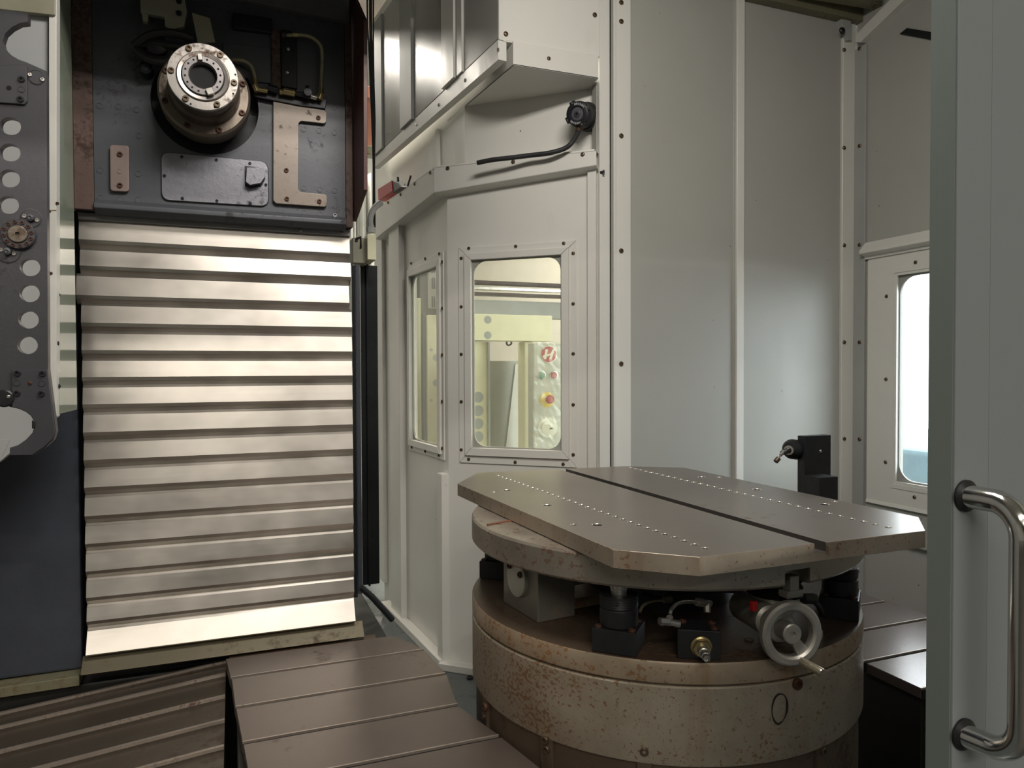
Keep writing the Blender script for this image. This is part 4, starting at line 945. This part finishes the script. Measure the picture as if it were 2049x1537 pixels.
# ------------------------------------------------------------------ fixture plate on top
fx = thing('fixture_plate', 'big flat eight-sided steel plate with rows of holes lying on the platter', 'fixture plate', (1.068, 1.715, 1.1135))
out = [(.639, 2.117), (.770, 2.317), (1.312, 2.268), (1.487, 2.152), (1.496, 1.226), (1.385, 1.118), (.805, 1.117), (.684, 1.226)]
m = MB(); m.prism([(x, y, 1.1135) for x, y in out], (0, 0, .0365)); top = m.build('plate', PLATETOP, fx, .0008)
ct = MB()
def hole(x, y, r, dp_=.03): ct.lathe((x, y, 1.15-dp_), (0, 0, 1), [(r, 0), (r, dp_-.0016), (r+.0013, dp_), (r+.0013, dp_+.01)], 18)
for k in range(33):
    t = k/32; hole(.856+(.814-.856)*t, 1.169+1.055*t, .0068)
for k in range(33):
    t = k/32; hole(1.3395+(1.313-1.3395)*t, 1.172+1.055*t, .0068)
for x, y in ((.737, 1.948), (.751, 1.692), (.761, 1.437), (1.408, 1.943), (1.413, 1.685), (1.417, 1.433)): hole(x, y, .0115)
for x, y in ((.692, 1.929), (.712, 1.457), (1.46, 1.921), (1.47, 1.453)): hole(x, y, .0068)
ct.hexa([(1.080, 1.05, 1.131), (1.110, 1.05, 1.131), (1.086, 2.40, 1.131), (1.056, 2.40, 1.131), (1.080, 1.05, 1.17), (1.110, 1.05, 1.17), (1.086, 2.40, 1.17), (1.056, 2.40, 1.17)])
boolean_cut(top, ct)
me = top.data; me.materials.clear(); me.materials.append(PLATETOP); me.materials.append(PLATESIDE); me.materials.append(plain('bright_hole_edge', (.55, .52, .46), .35, .8)); me.materials.append(RUBBER); me.materials.append(plain('dark_slot_steel', (.07, .062, .055), .5, .2))
for p in me.polygons:
    c = p.center+wloc(fx); nz = p.normal.z
    if nz > .9 and c.z > 1.145: p.material_index = 0
    elif (abs(p.normal.x) > .9 or nz > .9) and (abs(c.x-1.083) < .03 and 1.112 < c.y < 2.3 and c.z > 1.128): p.material_index = 4
    else:
        inside = any((c-Vector((hx_, hy_, c.z))).length < .017 for hx_, hy_ in [(.856+(.814-.856)*k/32, 1.169+1.055*k/32) for k in range(33)]+[(1.3395-.0265*k/32, 1.172+1.055*k/32) for k in range(33)]+[(.737, 1.948), (.751, 1.692), (.761, 1.437), (1.408, 1.943), (1.413, 1.685), (1.417, 1.433), (.692, 1.929), (.712, 1.457), (1.46, 1.921), (1.47, 1.453)])
        p.material_index = (2 if nz > .2 and c.z > 1.14 else 3) if inside else 1  # hole walls take black for the shade inside; rims a brighter steel
me.set_sharp_from_angle(angle=math.radians(30))

# ------------------------------------------------------------------ touch probe on its black post
pp = thing('tool_setting_post', 'black steel post with stepped block standing behind the hole-patterned plate', 'probe stand', (1.85, 1.92, .63))
yv = 1.90
x0, x1, zt_ = PY(1611, 872, yv).x, PY(1663, 872, yv).x, PY(1636, 872, yv).z
m = MB(); m.box(x0, x1, yv, yv+.035, .63, zt_); m.build('upright_plate', BLACK, pp, .002)
b0, b1, bz = PY(1640, 955, yv-.075).x, PY(1677, 955, yv-.075).x, PY(1655, 955, yv-.075).z
m = MB(); m.box(b0, b1, yv-.075, yv-.001, .63, bz); m.build('front_block', BLACK, pp, .002)
screw(PY(1642, 903, yv), (0, -1, 0), .006, pp, STEEL)
screw(PY(1637, 972, yv-.0), (0, -1, 0), .005, pp, BLACK)
pb = thing('touch_probe', 'small black touch probe with angled steel stylus fixed to the black post', 'touch probe', tuple(PY(1590, 895, yv+.02)))
pc = PY(1581, 898, yv+.030); pe = PY(1612, 903, yv+.075); ax = (pe-pc).normalized()
MB().lathe(pc, ax, [(0, -.012), (.020, -.010), (.030, .002), (.034, .014), (.034, .050), (.031, .055)], 32).build('probe_body', BLACK, pb)
MB().lathe(pc, ax, [(.030, .052), (.030, .075)], 32).build('mounting_ring', FLANGE, pb)
fc_ = pc-ax*.010-ZV*.006
MB().lathe(fc_, -ax+Vector((0, -.35, -.1)), [(.016, -.004), (.016, .006), (.010, .007), (.009, .002), (0, .002)], 24).build('probe_nose', STEEL, pb)
MB().tube([PY(1577, 901, yv+.02), PY(1566, 906, yv-.005)], .0085, 12).build('stylus_holder', BLACK, pb)
MB().tube([PY(1568, 903, yv-.005), PY(1562, 911, yv-.008)], .0055, 10).build('stylus_collar', STEEL, pb)
MB().tube([PY(1563, 910, yv-.008), PY(1556, 921, yv-.008)], .0025, 8).build('stylus_rod', STEEL, pb)
a_ = PY(1558, 917, yv-.008); b_ = PY(1552, 924, yv-.008); MB().cyl(a_, b_, .0085, 16).build('stylus_tip', SCREWM, pb, .001)

# ------------------------------------------------------------------ optical receiver on the bay wall, with its cable
oc = FA.P(*FA.px(1182, 231, o_up), o_up)
cs = thing('round_sensor', 'black round sensor with lettered ring mounted on the white bay wall', 'sensor', tuple(oc))
axs = Vector((-.74, -.64, -.20)).normalized()
su_ = axs.cross(ZV).normalized(); sv_ = su_.cross(axs)
if su_.dot(RT) < 0: su_ = -su_
fcn = PY(1156, 228, oc.y-.075)
m = MB(); m.lathe(fcn, -axs, [(.034, -.004), (.047, .004), (.050, .012), (.050, .055), (.047, .060), (.050, .064), (.050, .085)], 40); m.build('housing', BLACK, cs)
m = MB(); m.ring(fcn, axs, [(.027, -.004), (.0455, -.004), (.0455, .0075), (.043, .009), (.029, .009), (.027, .006)], 40); bz_ = m.build('bezel_ring', BLACK, cs)
for k in range(4):
    a = math.radians(22+90*k); d = su_*math.cos(a)+sv_*math.sin(a); m = MB(); m.obox(fcn+d*.042+axs*.001, d, axs.cross(d), axs, .012, .013, .006); m.build('bezel_lug', BLACK, cs, .004)
    screw(fcn+d*.0455+axs*.007, axs, .0035, cs, STEEL)
MB().lathe(fcn, axs, [(.0275, -.002), (.0275, .003), (.024, .0045), (0, .0045)], 36).build('sensor_window', LENSG, cs)
MB().lathe(fcn, axs, [(.012, .003), (.012, .008), (.009, .009), (0, .009)], 28).build('lens_barrel', plain('dark_lens_grey', (.07, .07, .075), .3, .2, .1, 20), cs)
MB().lathe(fcn, axs, [(.006, .0085), (.006, .0095), (0, .0097)], 20).build('lens', BLACKP, cs)
m = MB(); m.cyl(fcn-axs*.08, fcn-axs*.105+Vector((.03, .02, 0)), .056, 32); m.build('mounting_base', RUBBER, cs, .003)
def arc_text(word, radius, centre_deg, flip, size, parent):
    """letters set one by one round the bezel, joined into one flat print"""
    vs = MB(); n = len(word); step = 68/ n
    for i, ch in enumerate(word):
        a = centre_deg + (-1 if not flip else 1)*(i-(n-1)/2)*step; ar = math.radians(a)
        d = su_*math.cos(ar)+sv_*math.sin(ar); up_ = d if not flip else -d; rt_ = up_.cross(axs)
        cu = bpy.data.curves.new('t', 'FONT'); cu.body = ch; cu.size = size; cu.align_x = 'CENTER'; cu.align_y = 'CENTER'; cu.resolution_u = 2
        ob = bpy.data.objects.new('t', cu); COL.objects.link(ob); bpy.context.view_layer.update()
        me = bpy.data.meshes.new_from_object(ob.evaluated_get(bpy.context.evaluated_depsgraph_get()))
        o0 = fcn+d*radius+axs*.0096
        vs.add([o0+rt_*v.co.x+up_*v.co.y for v in me.vertices], [tuple(p.vertices) for p in me.polygons])
        bpy.data.objects.remove(ob); bpy.data.meshes.remove(me)
    return vs.build('ring_lettering', LETTER, parent, smooth=False)
arc_text('RENISHAW', .0365, 68, False, .0118, cs); arc_text('RENISHAW', .0365, 252, True, .0118, cs)
sc = thing('sensor_cable', 'black sheathed cable curving down from the round sensor behind the flashing', 'cable', tuple(fcn-ZV*.07))
cpt = [fcn-axs*.03-ZV*.05]+[PY(x, y, Y_) for x, y, Y_ in ((1146, 283, 2.585), (1130, 297, 2.60), (1100, 306, 2.63), (1060, 311, 2.68), (1020, 316, 2.72), (985, 320, 2.76), (955, 326, 2.80))]
MB().tube(bez(cpt, 8), .0095, 12).build('cable_sheath', RUBBER, sc)
MB().lathe(fcn-axs*.03-ZV*.045, (cpt[1]-cpt[0]), [(.016, 0), (.016, .018), (.012, .02), (.012, .034)], 6).build('cable_gland', SCREWM, sc)
# ------------------------------------------------------------------ red interlock switch on the flashing
def fl_pt(x, y, o=.03): t, z = FL.px(x, y, o); return FL.P(t, z, o)
ik = thing('interlock_switch', 'small red safety interlock switch sitting on the flashing ledge', 'switch', tuple(fl_pt(787, 392)))
q = [fl_pt(*p, .0) for p in ((772, 380), (800, 363), (802, 384), (773, 404))]; m = MB(); m.prism(q, FL.n*.045); m.build('red_housing', RED, ik, .003)
q = [fl_pt(*p, -.005) for p in ((799, 362), (814, 368), (820, 376), (802, 388))]; m = MB(); m.prism(q, FL.n*.045); m.build('black_head', BLACK, ik, .003)
MB().tube([fl_pt(797, 364, .01), fl_pt(796, 355, .01)], .006, 8).build('actuator_pin', BLACK, ik); m = MB(); m.tube([fl_pt(816, 372, .02), fl_pt(822, 352, .02)], .005, 8); m.build('actuator_pin', BLACK, ik)
screw(fl_pt(811, 369, .042), FL.n, .009, ik, STEEL)

# ================================================================== BEHIND THE MACHINE
# gap between head and bay: junction box, conduit, cables, sheeting
yb_ = 2.85
P_ = lambda x, y, Y_=yb_: PY(x, y, Y_)
jb = thing('junction_box', 'cream metal junction box on top of dark panels in the narrow gap', 'junction box', tuple(P_(728, 528)))
a, b = P_(706, 475), P_(735, 527); m = MB(); m.box(a.x, b.x, yb_, yb_+.12, b.z, a.z); m.build('box_body', CREAMD, jb, .002)
a, b = P_(735, 468, 2.80), P_(753, 520, 2.80); m = MB(); m.box(a.x, b.x, 2.80, 2.95, b.z, a.z); m.build('box_front', CREAM, jb, .002)
screw(P_(713, 482, yb_), (0, -1, 0), .006, jb, BLACK)
m = MB(); m.tube([P_(712, 478, 2.845), P_(722, 474, 2.845), P_(722, 496, 2.845)], .004, 6); m.build('box_handle', BLACK, jb)
cdt = thing('conduit', 'grey flexible conduit bending into the cream junction box', 'conduit', tuple(P_(744, 467, 2.87)))
m = MB(); m.tube(bez([P_(762, 405, 2.9), P_(748, 418, 2.88), P_(741, 438, 2.87), P_(742, 455, 2.87)]), .012, 10); m.build('flexible_hose', GREYW, cdt)
m = MB(); m.lathe(P_(742, 466, 2.87), (0, 0, 1), [(.018, 0), (.018, .02), (.014, .022), (.014, .03)], 8); m.build('conduit_nut', GREYW, cdt)
for k, (xs_, mm) in enumerate((((735, 738, 741, 744, 747, 748), 'black cable hanging furthest left in the bright gap'), ((740, 741, 744, 746, 747, 747), 'black cable hanging second from left in the bright gap'), ((743, 744, 746, 748, 748, 749), 'black cable hanging third from left in the bright gap'), ((747, 747, 748, 750, 749, 750), 'black cable hanging against the white post in the gap'))):
    t = thing('hanging_cable', mm, 'cable', tuple(P_(xs_[0], 45, 3.6)), 'cables hanging in the gap')
    MB().tube(bez([P_(x, y, 3.56+.03*k) for x, y in zip((xs_[0],)+xs_, (-232, 20, 95, 170, 240, 330, 455))], 6), .0045, 6).build('cable_sheath', RUBBER, t)
cu_ = thing('plastic_curtain', 'white plastic sheet curtain hanging in the gap behind the black cables', 'curtain', (.65, 5.2, .0))
m = MB(); n = 60; vs = []
for i in range(n+1):
    x = .35+.58*i/n; y = 5.2+.03*math.sin(i*.9)+.02*math.sin(i*2.3)
    vs += [(x, y, .0), (x, y+.02*math.sin(i*.5), 2.9)]
m.add(vs, [(2*i, 2*i+2, 2*i+3, 2*i+1) for i in range(n)]); m.build('sheet', SHEET, cu_)
sb_ = thing('overhead_steel_beam', 'salmon painted steel beam crossing behind the cables in the gap', 'beam', tuple(P_(740, 300, 5.0)))
a, b = P_(722, 170, 5.0), P_(770, 200, 5.0); m = MB(); m.box(a.x-.2, b.x+.1, 5.0, 5.1, b.z, a.z); m.build('upper_flange', SALMON, sb_, .004)
a, b = P_(722, 196, 5.0), P_(770, 290, 5.0); m = MB(); m.box(a.x-.2, b.x+.1, 5.04, 5.06, b.z, a.z); m.build('web', SALMON, sb_)
a, b = P_(722, 290, 5.0), P_(770, 312, 5.0); m = MB(); m.box(a.x-.2, b.x+.1, 5.0, 5.1, b.z, a.z); m.build('lower_flange', OLIVE, sb_, .004)

# ---- what shows through the angled window: neighbouring cream machine with its control pendant
W4 = 4.15
B_ = lambda x, y, Y_=W4: PY(x, y, Y_)
def bx(xa, xb, ya, yb2, Y_, depth, name, mat, parent, bev=.003):
    a, b = PY(xa, ya, Y_), PY(xb, yb2, Y_); return MB().box(a.x, b.x, Y_, Y_+depth, b.z, a.z).build(name, mat, parent, bev)
def disc(x, y, rp, Y_, h, name, mat, parent, prof=None):
    r = rp*(PY(x+1, y, Y_)-PY(x, y, Y_)).length; return MB().lathe(PY(x, y, Y_), (0, -1, 0), prof(r) if prof else [(r, -.002), (r, h*.7), (r*.9, h), (0, h)], 28).build(name, mat, parent)
nm = thing('cream_machine_frame', 'pale cream machine frame with round holes behind the large bay window', 'machine frame', (1.2, 4.3, -.25))
bx(905, 1105, 627, 683, W4, .15, 'cross_beam', CREAM, nm)
for y in (640, 671): disc(976, y, 7.5, W4, .001, 'round_hole', GREYW, nm)
bx(900, 976, 684, 1180, W4+.05, .12, 'left_column', CREAM, nm)
for y in (795, 822, 848, 874): disc(957, y, 10.5, W4+.05, .001, 'round_hole', GREYW, nm)
bx(977, 982, 684, 990, W4+.02, .1, 'post_shadow_strip', GREYW, nm)  # grey strip stands for the shadow beside the left column
bx(1050, 1068, 684, 990, W4+.05, .12, 'right_column', CREAM, nm)
gc = thing('grey_cabinet', 'grey sheet metal cabinet between the cream columns behind the bay window', 'cabinet', tuple(B_(1015, 990, 4.4)))
bx(975, 1075, 722, 1330, 4.42, .4, 'cabinet_body', GREYW, gc)
m = MB(); m.prism([PY(x, y, 4.41) for x, y in ((1032, 728), (1050, 728), (1050, 1000), (1000, 1000))], (0, .008, 0)); m.build('slanted_panel', SHOPW, gc)
m = MB(); m.tube(bez([PY(1022, 680, 4.405), PY(1014, 684, 4.405), PY(1016, 691, 4.405), PY(1023, 688, 4.405), PY(1022, 682, 4.405)]), .006, 6); m.build('cable_loop', RUBBER, gc)
dk = thing('overhead_duct', 'dark brown and grey overhead duct seen through the top of the bay window', 'duct', tuple(B_(1030, 630, 4.8)))
bx(900, 1190, 558, 577, 4.8, .1, 'upper_rail', DARKBR, dk); bx(900, 1190, 577, 582, 4.85, .06, 'pale_pipe', STEEL, dk)
bx(900, 1190, 582, 598, 4.8, .1, 'lower_rail', DARKBR, dk); bx(900, 1190, 598, 640, 4.86, .1, 'duct_body', GREYW, dk)
a = PY(1185, 598, 4.9); MB().box(a.x-.04, a.x, 4.9, 4.94, a.z-.1, 5.3).build('hanger', GREYW, dk)
pd = thing('control_pendant', 'plastic wrapped machine control pendant with round red emblem and buttons', 'control panel', (B_(1098, 905, 3.95).x, 3.95, -.25))
PYd = 3.95
bx(1069, 1135, 686, 905, PYd, .10, 'panel_body', plain('pendant_grey', (.50, .50, .44), .45), pd, .004)
a = PY(1100, 900, PYd); MB().box(a.x-.03, a.x+.05, PYd+.03, PYd+.09, -.25, a.z+.02).build('support_post', GREYW, pd, .003)
disc(1098, 709, 16, PYd, .006, 'emblem_disc', OFFW, pd); ed = disc(1098, 709, 14.5, PYd-.006, .002, 'emblem_face', RED, pd)
def flat(pts, Yv, name, mat, parent): m = MB(); m.prism([PY(x, y, Yv) for x, y in pts], (0, .0012, 0)); return m.build(name, mat, parent, smooth=False)
flat([(1092, 699), (1097, 699), (1093, 719), (1088, 719)], PYd-.0095, 'emblem_stroke', OFFW, pd)
flat([(1105, 699), (1110, 699), (1104, 719), (1099, 719)], PYd-.0095, 'emblem_stroke', OFFW, pd)
flat([(1086, 712), (1102, 707), (1101, 711), (1086, 716)], PYd-.0098, 'emblem_stroke', OFFW, pd)
for x, c, nme in ((1084, GREEN, 'green_button'), (1108, RED, 'red_button')):
    disc(x, 751, 8, PYd, .005, 'button_collar', STEEL, pd); disc(x, 751, 6, PYd-.004, .012, nme, c, pd)
disc(1094, 800, 14, PYd, .008, 'yellow_collar', YEL, pd)
disc(1097, 799, 8, PYd-.008, .04, 'emergency_stop', RED, pd, lambda r: [(r*.6, 0), (r*.6, .016), (r, .020), (r, .030), (r*.8, .036), (0, .037)])
disc(1095, 856, 19, PYd, .01, 'jog_dial', OFFW, pd); disc(1095, 856, 12, PYd-.01, .014, 'jog_knob', OFFW, pd, lambda r: [(r, 0), (r, .012), (r*.8, .014), (r*.5, .014), (r*.4, .010), (0, .010)])
m = MB(); m.cyl(PY(1101, 858, PYd-.02), PY(1106, 857, PYd-.045), .005, 10); m.build('jog_crank', SCREWM, pd)
# crinkled plastic wrap over the pendant
m = MB(); nx, nz = 9, 26; a, b = PY(1066, 684, PYd-.055), PY(1138, 908, PYd-.055); vs = []
for j in range(nz+1):
    for i in range(nx+1): vs.append((a.x+(b.x-a.x)*i/nx, PYd-.058+random.uniform(-.010, .010), a.z+(b.z-a.z)*j/nz))
m.add(vs, [(j*(nx+1)+i, j*(nx+1)+i+1, (j+1)*(nx+1)+i+1, (j+1)*(nx+1)+i) for j in range(nz) for i in range(nx)]); m.build('plastic_wrap', WRAP, pd, smooth=False)
# ---- what shows through the narrow side window
sm = thing('cream_tool_cabinet', 'tall cream cabinet with dark vented top behind the narrow side window', 'cabinet', tuple(PY(852, 990, 5.0)))
bx(800, 846, 595, 1250, 5.0, .3, 'left_panel', CREAM, sm); bx(846, 855, 628, 1020, 5.02, .2, 'dark_seam', plain('blue_grey_seam', (.10, .13, .15), .5), sm)
bx(855, 905, 630, 1250, 4.98, .3, 'right_panel', CREAM, sm)
for y in (716, 766): disc(873, y, 7, 4.98, .001, 'round_hole', GREYW, sm)
for y in (700, 801): disc(863, y, 3.2, 4.98, .003, 'panel_stud', GREYW, sm)
bx(800, 905, 500, 630, 5.05, .3, 'vented_top', plain('dark_vent_cabinet', (.10, .10, .10), .5), sm)
bx(858, 905, 532, 618, 5.0, .04, 'grille_plate', GREYW, sm)
for y in (538, 556, 593):
    for x in (864, 868, 873): bx(x, x+2.2, y, y+(22 if y != 538 else 8), 4.996, .003, 'grille_slot', BLACK, sm, 0)
# ---- outside the right window: pale blue tarped crate in the yard
tc = thing('tarp_covered_crate', 'pale blue tarp covered crate low outside the right-hand window', 'crate', (7.6, 3.0, -.25))
m = MB(); vs = []; nx, ny = 14, 10
hx_ = lambda i, j: .80+.05*math.sin(i*1.3)+.04*math.sin(j*1.7+i)
m.box(6.9, 9.4, 3.4, 8.6, -.25, .62); m.build('crate_body', TARP, tc, .08)
